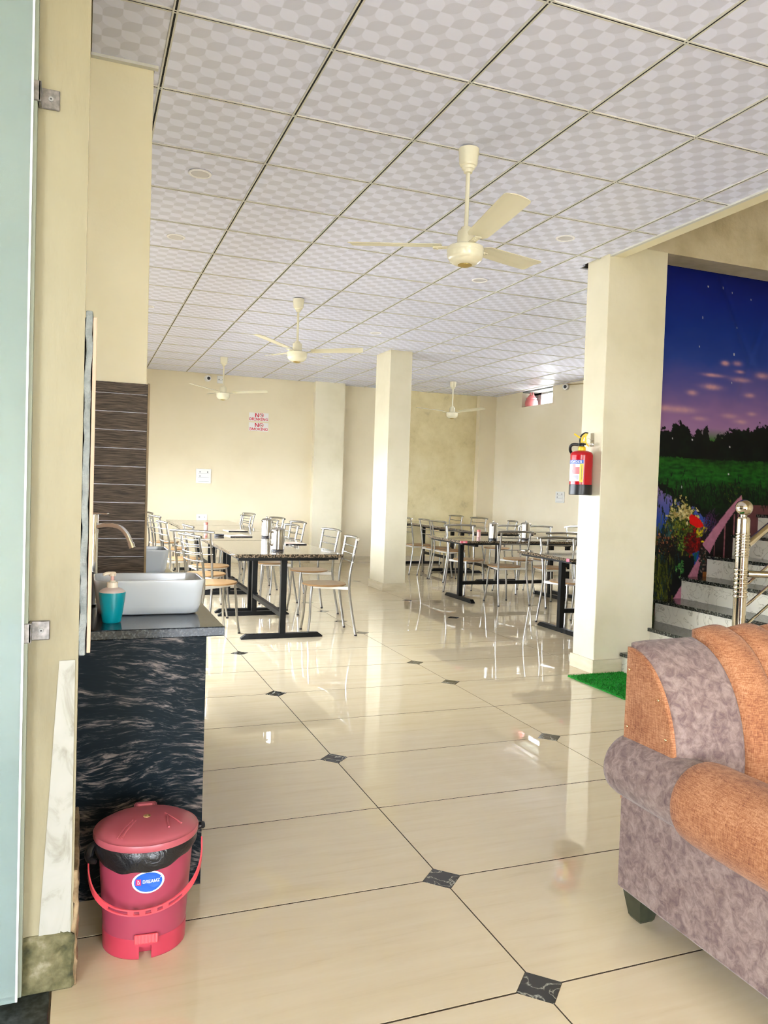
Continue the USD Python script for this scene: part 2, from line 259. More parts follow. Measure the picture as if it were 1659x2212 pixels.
# patterned ceiling tile: checker of leaf shapes with two opposite corners rounded
CX, CY, CH = 0.284, 3.0025, 3.003
K = 8.5 / 0.6
def leafmat():
    n = {'g': ('geometry', {}), 'mp': ('mapping', {'scale': (K, K, 1), 'location': (-CX * K + 1000 * 8.5 * 2, -CY * K + 1000 * 8.5 * 2, 0)}), 's': ('separate_xyz', {}),
         'wx': ('math', {'math_type': 'floored_modulo', 'value2': 8.5}), 'wy': ('math', {'math_type': 'floored_modulo', 'value2': 8.5}),
         'ix': ('math', {'math_type': 'floor'}), 'iy': ('math', {'math_type': 'floor'}), 'u': ('math', {'math_type': 'fraction'}), 'v': ('math', {'math_type': 'fraction'}),
         'ij': ('math', {'math_type': 'add'}), 'par': ('math', {'math_type': 'modulo', 'value2': 2.0}),
         'iu': ('math', {'math_type': 'subtract', 'value1': 1.0}), 'uu': ('mix_float', {}),
         'sum': ('math', {'math_type': 'add'}), 'gt': ('math', {'math_type': 'greater_than', 'value2': 1.0}),
         'i2': ('math', {'math_type': 'subtract', 'value1': 1.0}), 'iv': ('math', {'math_type': 'subtract', 'value1': 1.0}), 'fu': ('mix_float', {}), 'fv': ('mix_float', {}),
         'au': ('math', {'math_type': 'subtract', 'value1': 0.56}), 'av': ('math', {'math_type': 'subtract', 'value1': 0.56}), 'mu': ('math', {'math_type': 'maximum', 'value2': 0.0}), 'mv': ('math', {'math_type': 'maximum', 'value2': 0.0}),
         'pu': ('math', {'math_type': 'multiply'}), 'pv': ('math', {'math_type': 'multiply'}), 'ss': ('math', {'math_type': 'add'}), 'd': ('math', {'math_type': 'sqrt'}), 'gap': ('math', {'math_type': 'greater_than', 'value2': 0.545}),
         'c1': ('mix', {'color1': (0.640, 0.652, 0.790), 'color2': (0.780, 0.800, 0.970)}), 'c2': ('mix', {'color2': (0.712, 0.728, 0.880)}),
         'n': ('noise_texture', {'scale': 220, 'detail': 2}), 'b': ('bump', {'strength': 0.15, 'distance': 0.002}), 'p': ('principled_bsdf', {'roughness': 0.45})}
    L = [('g.position', 'mp.vector'), ('mp.vector', 's.vector'), ('s.x', 'wx.value1'), ('s.y', 'wy.value1'), ('wx.value', 'ix.value1'), ('wy.value', 'iy.value1'), ('wx.value', 'u.value1'), ('wy.value', 'v.value1'),
         ('ix.value', 'ij.value1'), ('iy.value', 'ij.value2'), ('ij.value', 'par.value1'), ('u.value', 'iu.value2'), ('par.value', 'uu.fac'), ('u.value', 'uu.a'), ('iu.value', 'uu.b'),
         ('uu.result', 'sum.value1'), ('v.value', 'sum.value2'), ('sum.value', 'gt.value1'), ('uu.result', 'i2.value2'), ('v.value', 'iv.value2'),
         ('gt.value', 'fu.fac'), ('uu.result', 'fu.a'), ('i2.value', 'fu.b'), ('gt.value', 'fv.fac'), ('v.value', 'fv.a'), ('iv.value', 'fv.b'),
         ('fu.result', 'au.value2'), ('fv.result', 'av.value2'), ('au.value', 'mu.value1'), ('av.value', 'mv.value1'), ('mu.value', 'pu.value1'), ('mu.value', 'pu.value2'), ('mv.value', 'pv.value1'), ('mv.value', 'pv.value2'),
         ('pu.value', 'ss.value1'), ('pv.value', 'ss.value2'), ('ss.value', 'd.value1'), ('d.value', 'gap.value1'), ('par.value', 'c1.fac'), ('c1.color', 'c2.color1'), ('gap.value', 'c2.fac'), ('c2.color', 'p.base_color'),
         ('g.position', 'n.vector'), ('n.fac', 'b.height'), ('b.normal', 'p.normal')]
    return mat('ceiling_tile', n, L)
leafmat()
mat('mural_print', {'a': ('attribute', {'attribute': 'displayColor'}), 'p': ('principled_bsdf', {'roughness': 0.6, 'specular_ior_level': 0.2})}, [('a.color', 'p.base_color')])

# ================================================================== SETTING
H = CH
# ---- floor: 1.2 x 0.6 m tiles with corners clipped where black diamonds are let in
FX, FY = 1.145, 2.317
fl = thing('floor', kind='structure')
obj('grout_bed', box(-1.62, -4.1, -0.03, 7.2, 12.9, -0.0009), 'grout_brown', fl)
dia = {(0, -1), (0, 0), (0, 2), (0, 4), (0, 6), (1, 2), (1, 4), (1, 5), (1, 7), (1, 8), (1, 9), (1, 10), (2, 8), (2, 10), (2, 13), (2, 15), (3, 14), (-1, 3), (1, -1), (1, 0)}
def dpoly(i, k, r): x, y = FX + 1.2 * i, FY + 0.6 * k; return Polygon([(x - r, y), (x, y - r), (x + r, y), (x, y + r)])
for i in range(-1, 5):
    for k in range(-11, 18):
        x0, y0 = FX + 1.2 * i, FY + 0.6 * k
        P = sbox(max(x0, -0.05) + .0025, y0 + .0034, min(x0 + 1.2, 7.0) - .0025, min(y0 + .6, 12.8) - .0034)
        for a, b in ((i, k), (i + 1, k), (i, k + 1), (i + 1, k + 1)):
            if (a, b) in dia: P = P.difference(dpoly(a, b, 0.0715))
        if not P.is_empty and P.area > .002: obj('floor_tile', prism(P, -0.012, rng.uniform(-.0002, .0002)), 'floor_tile', fl, smooth=False)
for i, k in sorted(dia): obj('diamond_tile', prism(dpoly(i, k, 0.069), -0.012, 0), 'black_marble', fl, smooth=False)
obj('threshold_strip', cbox(-1.6, 0.2, -0.012, -0.0525, 2.1, 0.002, .002), 'threshold_granite', fl, smooth=False)
obj('lobby_floor', box(-1.6, -4.1, -0.03, -0.0525, 0.2, 0.0), 'concrete', fl, smooth=False)
obj('courtyard', box(-40, -40, -0.25, 40, 40, -0.06), 'concrete', smooth=False, kind='structure')

# ---- ceiling grid
ce = thing('ceiling', kind='structure')
def ceil_ok(x, y): return (-0.1 < x < 7.05) and (0.6 < y < 12.75) and (x < 3.50 or y > 4.95)
obj('slab', cat_([box(-1.7, -4.2, 3.35, 3.6, 5.0, 3.55), box(-0.2, 5.0, 3.35, 7.2, 12.95, 3.55)]), 'beam_plaster', ce, smooth=False)
xs = [CX + .6 * i for i in range(-1, 12)]; ys = [CY + .6 * j for j in range(-4, 17)]
for xa in xs:
    for ya in ys:
        x0, x1, y0, y1 = max(xa, 0.0), min(xa + .6, 7.0), max(ya, 0.6), min(ya + .6, 12.72)
        xc, yc = (x0 + x1) / 2, (y0 + y1) / 2
        if x1 - x0 < .03 or y1 - y0 < .03: continue
        parts = [(x0, y0, x1, y1)]
        if yc < 4.95 or y0 < 4.69:
            if x0 >= 3.50: continue
            parts = [(x0, y0, min(x1, 3.49), y1)]
        elif y0 < 5.08 and x1 > 3.49:
            parts = [(x0, 5.08, x1, y1)] + ([(x0, y0, 3.49, 5.08)] if x0 < 3.46 else [])
        for (a, b, c, d) in parts:
            P = sbox(a + .003, b + .003, c - .003, d - .003)
            for hole in (sbox(3.46, 4.68, 4.0, 5.0), sbox(3.53, 9.09, 3.85, 9.62), sbox(-.1, 3.44, .25, 3.8)): P = P.difference(hole)
            if not P.is_empty and P.geom_type == 'Polygon' and P.area > .004:
                obj('ceiling_tile', prism(P, H + .005 + rng.uniform(-.001, .0015), H + .016), 'ceiling_tile', ce, smooth=False)
def grid_bar(ax, c, a, b, dz):
    w, s, h = .0108, .0040, .012
    z0 = H + .0005 + dz
    if ax == 'y': rails = [box(c - w, a, z0, c - s, b, z0 + h), box(c + s, a, z0, c + w, b, z0 + h)]; sl = box(c - s, a, z0 + .0018, c + s, b, z0 + h)
    else: rails = [box(a, c - w, z0, b, c - s, z0 + h), box(a, c + s, z0, b, c + w, z0 + h)]; sl = box(a, c - s, z0 + .0018, b, c + s, z0 + h)
    p = obj('grid_bar', cat_(rails), 'bar_white', ce, smooth=False); obj('bar_slot', sl, 'slot_black', p, smooth=False)  # black infill stands in for the shade inside the slot
for xa in xs:
    if 0 < xa < 6.99: grid_bar('y', xa, 0.6 if xa < 3.49 else (5.0 if xa < 4.1 else 5.05), 12.72, 0)
for ya in ys:
    if ya > .6: grid_bar('x', ya, 0.0, 3.49 if ya < 5.0 else 7.0, .0010)
obj('edge_angle', cat_([box(3.478, 0.6, H - .006, 3.502, 4.69, H + .02), box(0, 3.425, H - .006, .262, 3.449, H + .02)]), 'bar_white', ce, smooth=False)
# ---- walls
WY, PY = 12.62, 12.5
wb = thing('wall_back', kind='structure')
obj('plaster', box(-0.2, WY, 0, 3.6, 12.95, 3.3), 'cream_paint', wb, smooth=False)
obj('plaster', box(3.6, 12.72, 0, 4.7, 12.95, 3.3), 'cream_paint', wb, smooth=False)
obj('plaster', box(4.7, 12.72, 0, 7.05, 12.95, 3.3), 'damp_paint', wb, smooth=False, label='damp stained plaster right of the free pillar')
obj('pilaster', box(3.56, PY, 0, 4.07, 12.73, 3.3), 'pillar_paint', wb, smooth=False)
obj('pilaster', box(6.66, 12.60, 0, 7.05, 12.73, 3.3), 'cream_paint', wb, smooth=False)
wr = thing('wall_right', kind='structure')
VY0, VY1, VZ0, VZ1 = 10.78, 11.72, 2.745, 3.1
for b in ((7.0, 5.0, 0, 7.24, 8.7, 3.3), (7.0, 9.7, 0, 7.24, VY0, 3.3), (7.0, 8.7, 0, 7.24, 9.7, 0.9), (7.0, 8.7, 2.3, 7.24, 9.7, 3.3), (7.0, VY1, 0, 7.24, 12.95, 3.3), (7.0, VY0, 0, 7.24, VY1, VZ0), (7.0, VY0, VZ1, 7.24, VY1, 3.3)): obj('plaster', box(*b), 'fresh_paint', wr, smooth=False)
wl = thing('wall_left', kind='structure')
LW0, LW1, LZ0, LZ1 = 4.9, 11.2, 0.75, 1.75
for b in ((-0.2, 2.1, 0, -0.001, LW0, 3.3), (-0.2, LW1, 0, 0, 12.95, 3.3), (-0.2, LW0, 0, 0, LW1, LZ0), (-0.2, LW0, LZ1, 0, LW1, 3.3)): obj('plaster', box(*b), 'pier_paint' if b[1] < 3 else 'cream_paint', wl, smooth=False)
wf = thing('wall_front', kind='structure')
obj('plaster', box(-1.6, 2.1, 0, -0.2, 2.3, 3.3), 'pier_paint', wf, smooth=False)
obj('plaster', cat_([box(-1.75, -4.2, 0, -1.6, -3.4, 3.4), box(-1.75, -0.6, 0, -1.6, 2.3, 3.4), box(-1.75, -3.4, 2.3, -1.6, -0.6, 3.4)]), 'cream_paint', wf, smooth=False)
obj('plaster', box(2.6, -4.2, 0, 7.2, -4.0, 4.2), 'cream_paint', wf, smooth=False)
obj('plaster', box(-1.6, -4.2, 2.5, 2.6, -4.0, 3.4), 'cream_paint', wf, smooth=False)
obj('plaster', box(-1.6, -4.2, 0, 0.9, -4.0, 2.5), 'cream_paint', wf, smooth=False)
ws = thing('wall_stairwell', kind='structure')
obj('plaster', box(3.99, 4.97, 0, 7.0, 5.07, 4.1), 'beam_plaster', ws, smooth=False)
obj('plaster', box(6.5, -4.0, 0, 6.6, 4.97, 4.2), 'beam_plaster', ws, smooth=False)
obj('slab', box(3.5, -4.2, 4.05, 6.6, 5.0, 4.2), 'beam_plaster', ws, smooth=False)
bm = thing('trim_1', kind='structure')
obj('edge_beam', box(3.495, -4.0, H - .001, 3.60, 4.69, 4.05), 'column_paint', bm, smooth=False)
g = np.array(np.meshgrid(np.linspace(3.6, 6.5, 60), np.linspace(3.09, 4.05, 24), indexing='ij')).reshape(2, -1).T
obj('cross_beam', box(3.60, 4.697, 3.09, 6.5, 4.93, 4.05), 'beam_plaster', bm, smooth=False)
# window openings; the right-wall one is added, unseen, to brighten the far right
for nm_, xw_, ya, yb, za, zb in (('window_2', -.12, LW0, LW1, LZ0, LZ1), ('window_3', 7.12, 8.7, 9.7, .9, 2.3)):
    wo = thing(nm_, kind='structure'); n_ = max(1, round((yb - ya) / 1.3))
    obj('window_frame', cat_([box(xw_ - .03, ya, za, xw_ + .03, yb, za + .04), box(xw_ - .03, ya, zb - .04, xw_ + .03, yb, zb)] + [box(xw_ - .025, q_ - .02, za + .04, xw_ + .025, q_ + .02, zb - .04) for q_ in np.linspace(ya + .02, yb - .02, n_ + 1)]), 'white_plastic', wo, smooth=False)
wn = thing('window_1', 'high vent opening at ceiling level in the right wall', 'window', kind='structure')
obj('reveal', cat_([box(7.24, VY0, VZ0 - .01, 7.26, VY0 + .06, VZ1), box(7.24, VY1 - .22, VZ0 - .01, 7.26, VY1, VZ1), box(7.24, VY0, VZ1 - .14, 7.26, VY1, VZ1), box(7.01, VY0 + .0, VZ1 - .11, 7.26, VY1, VZ1 - .09)]), 'grey_cement', wn, smooth=False)
# skirtings
for nm, b in (('baseboard_back', [(-0.0, WY - .012, 0, 3.55, WY, .1), (3.548, PY - .012, 0, 4.082, 12.73, .1), (4.08, 12.708, 0, 6.66, 12.72, .1), (6.65, 12.588, 0, 7.0, 12.6, .1)]), ('baseboard_right', [(6.988, 5.05, 0, 7.0, 12.6, .1)])):
    obj(nm, cat_([cbox(*q, .002) for q in b]), 'skirt_tile', smooth=False, kind='structure')

# ---- pillars
def pillar(name, label, x0, y0, x1, y1, z1, m, skirt=.1):
    t = thing(name, label, 'pillar', kind='structure')
    obj('shaft', cbox(x0, y0, 0, x1, y1, z1, .004), m, t, smooth=False)
    if skirt:
        for q in ((x0 - .013, y0 - .013, 0, x1 + .013, y0, skirt), (x0 - .013, y0, 0, x0, y1 + .013, skirt), (x1, y0, 0, x1 + .013, y1 + .013, skirt)):
            obj('skirt_tile', cbox(*q, .002), 'skirt_tile', t, smooth=False)
    return t
pillar('pillar', 'near cream pillar carrying the red fire extinguisher', 3.475, 4.69, 3.99, 4.95, 3.094, 'pillar_paint')
pillar('pillar', 'free-standing cream pillar between the two groups of dining tables', 3.54, 9.1, 3.835, 9.6, 3.35, 'pillar_paint')
# left column over the wash counter, its lower part clad in wood-look planks
t = thing('pillar_clad', 'cream column clad below in dark wood-look planks above the wash counter', 'pillar', kind='structure')
obj('shaft', cbox(-.05, 3.45, 1.0, .245, 3.78, 3.35, .003), 'column_paint', t, smooth=False)
obj('backing', box(-.001, 3.446, .84, .252, 3.79, 1.697), 'label_white', t, smooth=False)
z = 1.70
for k in range(12):
    h = .047 if k == 0 else .0755
    obj('wood_plank', cbox(0.0, 3.436, max(z - h + .0016, .842), .250, 3.448, z - .0016, .0008), 'wood_plank', t, smooth=False); z -= h
    if z < .86: break
obj('edge_strip', cbox(.249, 3.434, .842, .258, 3.79, 1.702, .001), noisy('strip_brown', [(0.3, (0.20, 0.13, 0.05)), (0.7, (0.34, 0.24, 0.11))], 8), t, smooth=False)
# wall tiling beside the counter seen edge-on, and the worn pier details
t = thing('wall_tiling', 'grey cement bed and tile edge of the tiling on the left wall beside the tap', 'tiles', kind='structure')
v = cbox(0.0, 2.101, .85, .016, 3.43, 1.715, .002).subdivide_to_size(.03); v.vertices += (fbm(v.vertices, 30, 3)[:, None] - 0) * np.array([.004, .001, .002])
obj('cement_bed', v, 'grey_cement', t); obj('tile_edge', cbox(.018, 2.104, .855, .027, 3.43, 1.70, .001), 'tile_edge', t, smooth=False)
t = thing('pier_repair', 'torn strip of white marble paper and bare mouldy plaster at the foot of the left pier', 'repair', kind='structure')
obj('marble_paper', prism_y([(-.045, .84), (-.008, .84), (-.006, .135), (-.03, .15), (-.035, .10), (-.055, .14), (-.082, .12)], 2.0965, 2.0995), 'marble_tape', t, smooth=False)
v = cbox(-.125, 2.088, 0, .004, 2.30, .145, .006).subdivide_to_size(.012)
v.vertices += fbm(v.vertices, 40, 5)[:, None] * np.array([.004, .010, .006]) * (v.vertices[:, 2:3] > .01); obj('bare_plaster', v, 'mould_cement', t)
v = cbox(-.004, 2.10, .0, .010, 2.53, .30, .003).subdivide_to_size(.02); v.vertices += fbm(v.vertices, 35, 9)[:, None] * np.array([.006, .001, .01]) * (v.vertices[:, 2:3] > .01)
obj('bare_edge', v, noisy('edge_brown', [(0.3, (0.10, 0.06, 0.025)), (0.7, (0.42, 0.30, 0.17))], 22, rough=0.9), t)

# ---- glass side panel with two clamps
t = thing('shop_screen', 'frameless greenish glass screen at the left edge of the photo', 'glass screen')
obj('clear_pane', box(-1.55, 2.043, 0.02, -.1285, 2.055, 2.9), 'shop_glass', t, smooth=False)
obj('polished_edge', box(-.1285, 2.043, 0.02, -.1235, 2.055, 2.9), 'glass_edge', t, smooth=False)
obj('gasket', box(-.1235, 2.060, 0.02, -.116, 2.093, 2.9), plain('gasket_green', (.30, .33, .26), .5), t, smooth=False)  # grey-green strip between the polished edge and the pier
for zc, lab in ((2.21, 'upper steel glass clamp on the left pier'), (.918, 'lower steel glass clamp on the left pier')):
    c = thing('glass_clamp', lab, 'clamp', (0, 0, zc))
    obj('plate', cat_([cbox(-.112, 2.093, -.024, -.068, 2.099, .024, .002), cbox(-.114, 2.057, -.024, -.108, 2.099, .024, .001), cbox(-.158, 2.057, -.024, -.108, 2.063, .024, .002)]), noisy('clamp_steel' + str(zc)[0], [(0.35, (0.16, 0.15, 0.145)), (0.65, (0.30, 0.28, 0.27))], 60, rough=0.4, metal=0.6), c, smooth=False)
    for xs_, y_ in ((-.088, 2.0925),):
        obj('screw', move(lathe([(.006, 0), (.006, .0015), (.0045, .002)], 16), (xs_, y_, 0), rx=90), 'socket_grey', c); obj('screw_socket', move(lathe([(.0022, 0), (.0022, .0005)], 6), (xs_, y_ - .002, 0), rx=90), 'black_plastic', c)

# ================================================================== OBJECTS
# ---- wash counter
t = thing('wash_counter', 'dark granite wash counter with flow-banded front and two white basins', 'counter')
obj('front_panel', box(0.0, 2.52, 0.0, .380, 2.54, .809), 'granite_flow', t, smooth=False)
obj('side_panel', box(.360, 2.541, 0.0, .380, 4.42, .809), 'granite_flow', t, smooth=False)
top = Polygon([(0.0, 2.488), (.432, 2.488), (.432, 4.48), (0, 4.48), (0, 3.80), (.262, 3.80), (.262, 3.43), (.0, 3.43)])
tp = loft([[(x, y, z) for x, y in np.array(top.buffer(-i, join_style=2).exterior.coords)[:-1]] for i, z in ((.003, .8095), (0, .8125), (0, .837), (.003, .840))], cap=(False, False))
obj('worktop', cat_([tp, prism(top.buffer(-.003, join_style=2), .8096, .84)]), 'granite_top', t, smooth=20)

def basin(cx, cy, z, label):
    t = thing('basin', label, 'basin', (cx, cy, z), group='white basins on the wash counter')
    o = [rrect(.152, .088, .03, 0), rrect(.163, .100, .035, .006), rrect(.170, .107, .036, .03), rrect(.180, .118, .036, .112), rrect(.181, .119, .036, .118), rrect(.1795, .1175, .0355, .1205), rrect(.175, .113, .033, .1205), rrect(.172, .110, .032, .117),
         rrect(.165, .103, .034, .05), rrect(.150, .088, .04, .026), rrect(.10, .05, .03, .020), rrect(.025, .025, .02, .018)]
    obj('bowl', loft(o), 'ceramic', t, smooth=50)
    obj('drain', lathe([(.02, .0185), (.02, .0225), (.012, .0225), (.010, .019)], 20), 'chrome', t)
    return t
basin(.222, 2.838, .8403, 'white rectangular basin beside the teal soap dispenser')
basin(.222, 4.02, .8403, 'white rectangular basin half hidden behind the wood-clad column')

t = thing('basin_tap', 'tall chrome basin tap with a curved spout beside the near basin', 'tap', (.038, 2.99, .8403), -28)
obj('body', lathe([(.026, 0), (.026, .006), (.021, .012), (.0195, .03), (.0195, .26), (.0205, .262), (.0205, .292), (.0205, .325), (.0185, .329), (.002, .329)], 24), 'chrome', t)
sp = spl([(.012, 0, .285), (.060, 0, .291), (.100, 0, .285), (.128, 0, .262), (.146, 0, .226)], 7); obj('spout', tube(sp, .0095, 14), 'chrome', t)
obj('aerator', cyl((.144, 0, .230), (.151, 0, .213), .0115, 14), 'chrome', t)
obj('lever', cbox(-.005, -.008, .329, .058, .008, .335, .002), 'chrome', t)

t = thing('soap_dispenser', 'teal soap dispenser with a cream pump in front of the near basin', 'soap dispenser', (.096, 2.630, .8403), 18)
obj('bottle', lathe([(.0, 0), (.026, 0), (.029, .004), (.033, .03), (.0385, .07), (.041, .094), (.0405, .097), (.038, .097)], 30), 'teal_plastic', t)
obj('shoulder', lathe([(.0395, .0965), (.038, .101), (.030, .107), (.019, .111), (.016, .112)], 30), 'shoulder_pink', t)
obj('collar', lathe([(.016, .108), (.017, .110), (.017, .127), (.015, .129), (.009, .130), (.009, .134)], 24), 'pump_cream', t)
obj('pump_stem', lathe([(.0055, .128), (.0055, .152)], 14), 'shaker_pink', t)
obj('nozzle', cat_([lathe([(.0095, .148), (.011, .150), (.0115, .157), (.008, .161), (.001, .162)], 18), tube(spl([(0, 0, .156), (-.014, 0, .157), (-.026, 0, .154), (-.029, 0, .150)], 4), [.0055] * 10 + [.0045] * 3, 10)]), 'pump_cream', t)

# ---- pedal bin
t = thing('pedal_bin', 'pink plastic pedal bin with domed lid and black bin liner', 'bin', (.188, 2.262, 0), -4)
body = lathe([(.0, .056), (.1125, .056), (.1125, .058), (.128, .292), (.130, .295), (.130, .302), (.125, .302)], 56)
body.vertices *= [1.0, .93, 1]
obj('bucket', body, 'bin_pink', t)
notch = trimesh.creation.box([.032, .08, .075]); notch.apply_translation([0.002, -.105, .0])
band_ = lathe([(.100, .0005), (.1085, .0), (.112, .004), (.1138, .053), (.1128, .057), (.100, .057)], 64); band_.vertices *= [1.0, .93, 1]
obj('base_band', trimesh.boolean.difference([band_, notch], engine='manifold'), 'band_pink', t)
a = np.arange(64) * 2 * PI / 64
def oval(r, z, sag=0.0, w=0.0):
    return np.stack([r * np.cos(a), r * .95 * np.sin(a), z - sag * np.maximum(0, -np.sin(a + .35)) ** 1.2 + w * np.sin(7 * a + 1) + w * .6 * np.sin(13 * a)], 1)
obj('bin_liner', loft([oval(.1325, .309), oval(.138, .300, .0), oval(.139, .290, .010, .002), oval(.1365, .282, .022, .0025), oval(.1325, .276, .028, .0025), oval(.1295, .277, .027, .002)], cap=(False, False)), 'bag_black', t)
obj('liner_knot', cat_([tube(spl([(.122, .02, .292), (.142, .01, .302), (.152, 0, .312), (.158, -.002, .304)], 5), list(np.linspace(.012, .016, 8)) + list(np.linspace(.016, .006, 8)), 9, sq=(1, .6)), tube(spl([(-.126, -.02, .300), (-.146, -.035, .290), (-.148, -.045, .266), (-.130, -.06, .262)], 5), list(np.linspace(.010, .015, 8)) + list(np.linspace(.015, .006, 8)), 9, sq=(1, .7))]), 'bag_black', t)
lid = loft([oval(.136, .306), oval(.1405, .307), oval(.1425, .312), oval(.1425, .321), oval(.1405, .325), oval(.134, .3255), oval(.130, .330), oval(.118, .3375), oval(.09, .3455), oval(.05, .350), oval(.015, .351)])
obj('lid', lid, 'lid_pink', t, smooth=45)
lp = obj('lid_hinge', cat_([cbox(-.036, .105, .314, .030, .142, .338, .006), cbox(-.03, .095, .330, .022, .12, .3465, .006)]), 'lid_pink', t)
for x0_, y0_, x1_, y1_ in ((-.075, -.095, -.038, -.02), (-.064, -.102, -.030, -.024), (.058, -.075, .055, .0), (.092, -.052, .05, .012)):
    pts = spl([(x0_ + (x1_ - x0_) * q, y0_ + (y1_ - y0_) * q, .352 - .62 * ((x0_ + (x1_ - x0_) * q) ** 2 + (y0_ + (y1_ - y0_) * q) ** 2) ** 1.0 - 14 * max(0, math.hypot(x0_ + (x1_ - x0_) * q, y0_ + (y1_ - y0_) * q) - .1) ** 2) for q in np.linspace(0, 1, 4)], 4)
    obj('lid_rib', tube(pts, .0026, 7), 'lid_pink', t)
obj('lid_plug', lathe([(.010, .348), (.010, .3525), (.007, .353), (.001, .353)], 20), noisy('plug_tan', [(0.4, (0.20, 0.12, 0.03)), (0.6, (0.55, 0.36, 0.16))], 120), t)
# carrying handle hanging in front, a slotted band
th = np.linspace(0, PI, 33); hx = -.149 * np.cos(th); hz = .268 - .118 * np.sin(th) ** .8 + .010 * np.cos(th) * -1; hy = -.02 - .118 * np.sin(th) ** .7
def band(lo, hi, off=0.0, depth=.004, s=slice(None)):
    R_ = []
    for x_, y_, z_ in zip(hx[s], hy[s], hz[s]):
        n_ = np.array([x_, y_ * .6, 0]); n_ /= np.linalg.norm(n_)
        p = np.array([x_, y_, z_]); R_.append([p + n_ * depth + [0, 0, hi], p + n_ * depth + [0, 0, lo], p + [0, 0, lo], p + [0, 0, hi]])
    return loft(R_)
bars_ = [band(-.0085, -.0045), band(.0045, .0085)]
for i0, i1 in ((0, 9), (13, 14), (15, 16), (17, 18), (19, 20), (23, 33)): bars_.append(band(-.005, .005, s=slice(i0, i1 + 1)))
obj('handle', cat_(bars_), 'coral_plastic', t, smooth=30)
p_ = obj('pedal', move(cbox(-.031, -.012, -.0055, .031, .012, .0055, .002), (0.004, -.113, .062), rx=62), 'coral_plastic', t)
obj('pedal_rib', cat_([move(cyl((x_, -.010, 0), (x_, .010, 0), .0016, 6), (0.004, -.1185, .064), rx=62) for x_ in np.linspace(-.022, .022, 6)]), 'coral_plastic', p_)
obj('pedal_arm', box(-.010, -.096, .030, .014, -.02, .040), 'band_pink', t, smooth=False)
def on_bin(m, zc, extra=0.0):              # wraps a flat decal (x right, y up) round the bucket
    v = m.vertices.copy(); z_ = zc + v[:, 1]; r_ = .1125 + (z_ - .058) * (.0155 / .234) + .0008 + extra + v[:, 2]; an = -PI / 2 + v[:, 0] / .121
    m = m.copy(); m.vertices = np.stack([r_ * np.cos(an), .93 * r_ * np.sin(an), z_], 1); return m
def disc(ax, ay, d=.0004, cx=0.0, cy=0.0):
    k = np.linspace(0, 2 * PI, 41)[:-1]; m = prism(Polygon(np.stack([cx + ax * np.cos(k), cy + ay * np.sin(k)], 1)), 0, d); return m.subdivide()
lb = obj('sticker', on_bin(disc(.042, .031, cx=.006), .218), 'label_white', t, smooth=False)
obj('sticker_field', on_bin(disc(.036, .027, cx=.006), .218, .0003), 'label_blue', lb, smooth=False)
tx = meshkit.text_mesh('DREAMZ', .0088, .0004, bold=True); tx.apply_translation([-.009, -.003, 0]); tx.vertices[:, 0] = -.009 + (tx.vertices[:, 0] + .009) * (.043 / np.ptp(tx.vertices[:, 0]))
tr = meshkit.text_mesh('®', .004, .0004); tr.apply_translation([.0355, .006, 0])
obj('sticker_print', on_bin(cat_([tx, tr]), .219, .0007), 'label_white', lb, smooth=False)
sq = box(-.026, -.008, 0, -.0125, .009, .0004).subdivide(); obj('sticker_mark', on_bin(sq, .219, .0006), plain('mark_pink', (.80, .02, .12), .4), lb, smooth=False)
dr = Polygon([(-.0215, -.0045), (-.0165, -.0045), (-.0155, -.002), (-.017, .003), (-.0205, .007)]); obj('sticker_mark_line', on_bin(prism(dr.difference(dr.buffer(-.0011)), 0, .0004), .219, .0010), 'label_white', lb, smooth=False)

# ---- stairs: marble risers, granite treads, climbing to the right
st = thing('staircase', 'staircase of white marble risers and dark granite treads climbing to the right', 'stairs', kind='structure')
SX, SR, SH = 3.715, .2555, .1715
for k in range(11):
    x0, z1 = SX + SR * k, .147 + SH * k
    yb = 4.675 if k == 0 else 4.965
    zb = 0 if k < 2 else z1 - SH
    obj('riser', box(x0, 3.72, zb, x0 + .02, yb, z1 - .026), 'riser_marble', st, smooth=False)
    obj('tread', cbox(x0 - .022, 3.70, z1 - .026, x0 + SR + .019, yb, z1, .003), 'granite_tread', st, smooth=False)
obj('stair_side', prism_y([(SX + .03, 0)] + [q for k in range(11) for q in ((SX + .03 + SR * k, .12 + SH * k), (SX + .03 + SR * (k + 1), .12 + SH * k))] + [(SX + .03 + SR * 11, 0)], 3.73, 3.745), 'riser_marble', st, smooth=False)
nw = thing('newel_post', 'ringed stainless steel newel post with ball finial at the foot of the stairs', 'newel post', (3.945, 3.83, 0.147))
R0 = .040; zz0 = .147
obj('shaft', lathe([(.055, 0), (.055, .008), (R0, .012), (R0, 1.02), (R0 * .85, 1.035), (R0 * .5, 1.042), (R0 * .5, 1.05)], 32), 'newel_steel', nw)
for zc in list(np.linspace(.53, .70, 7)) + list(np.linspace(.79, .93, 8)): obj('ring', lathe([(R0, zc - .008), (R0 + .004, zc - .005), (R0 + .005, zc), (R0 + .004, zc + .005), (R0, zc + .008)], 28, cap=(False, False)), 'newel_steel', nw)
bl = trimesh.creation.icosphere(3, .0525); bl.apply_translation([0, 0, 1.096]); obj('finial', bl, 'newel_steel', nw, smooth=True)
hr = thing('stair_railing', 'stainless steel handrail and thin bars climbing from the newel post', 'railing', (3.945, 3.83, 0))
sl = SH / SR
obj('handrail', cyl((.041, 0, 1.007), (2.2, 0, 1.0 + 2.17 * sl), .0245, 16), 'newel_steel', hr)
for zc in (.80, .66, .53): obj('bar', cyl((.0405, 0, zc - .055), (2.2, 0, zc - .055 + 2.165 * sl), .0085, 10), 'newel_steel', hr)
obj('level_rail', cyl((.036, -.020, .822), (.95, -.55, .822), .0225, 16), 'newel_steel', hr)

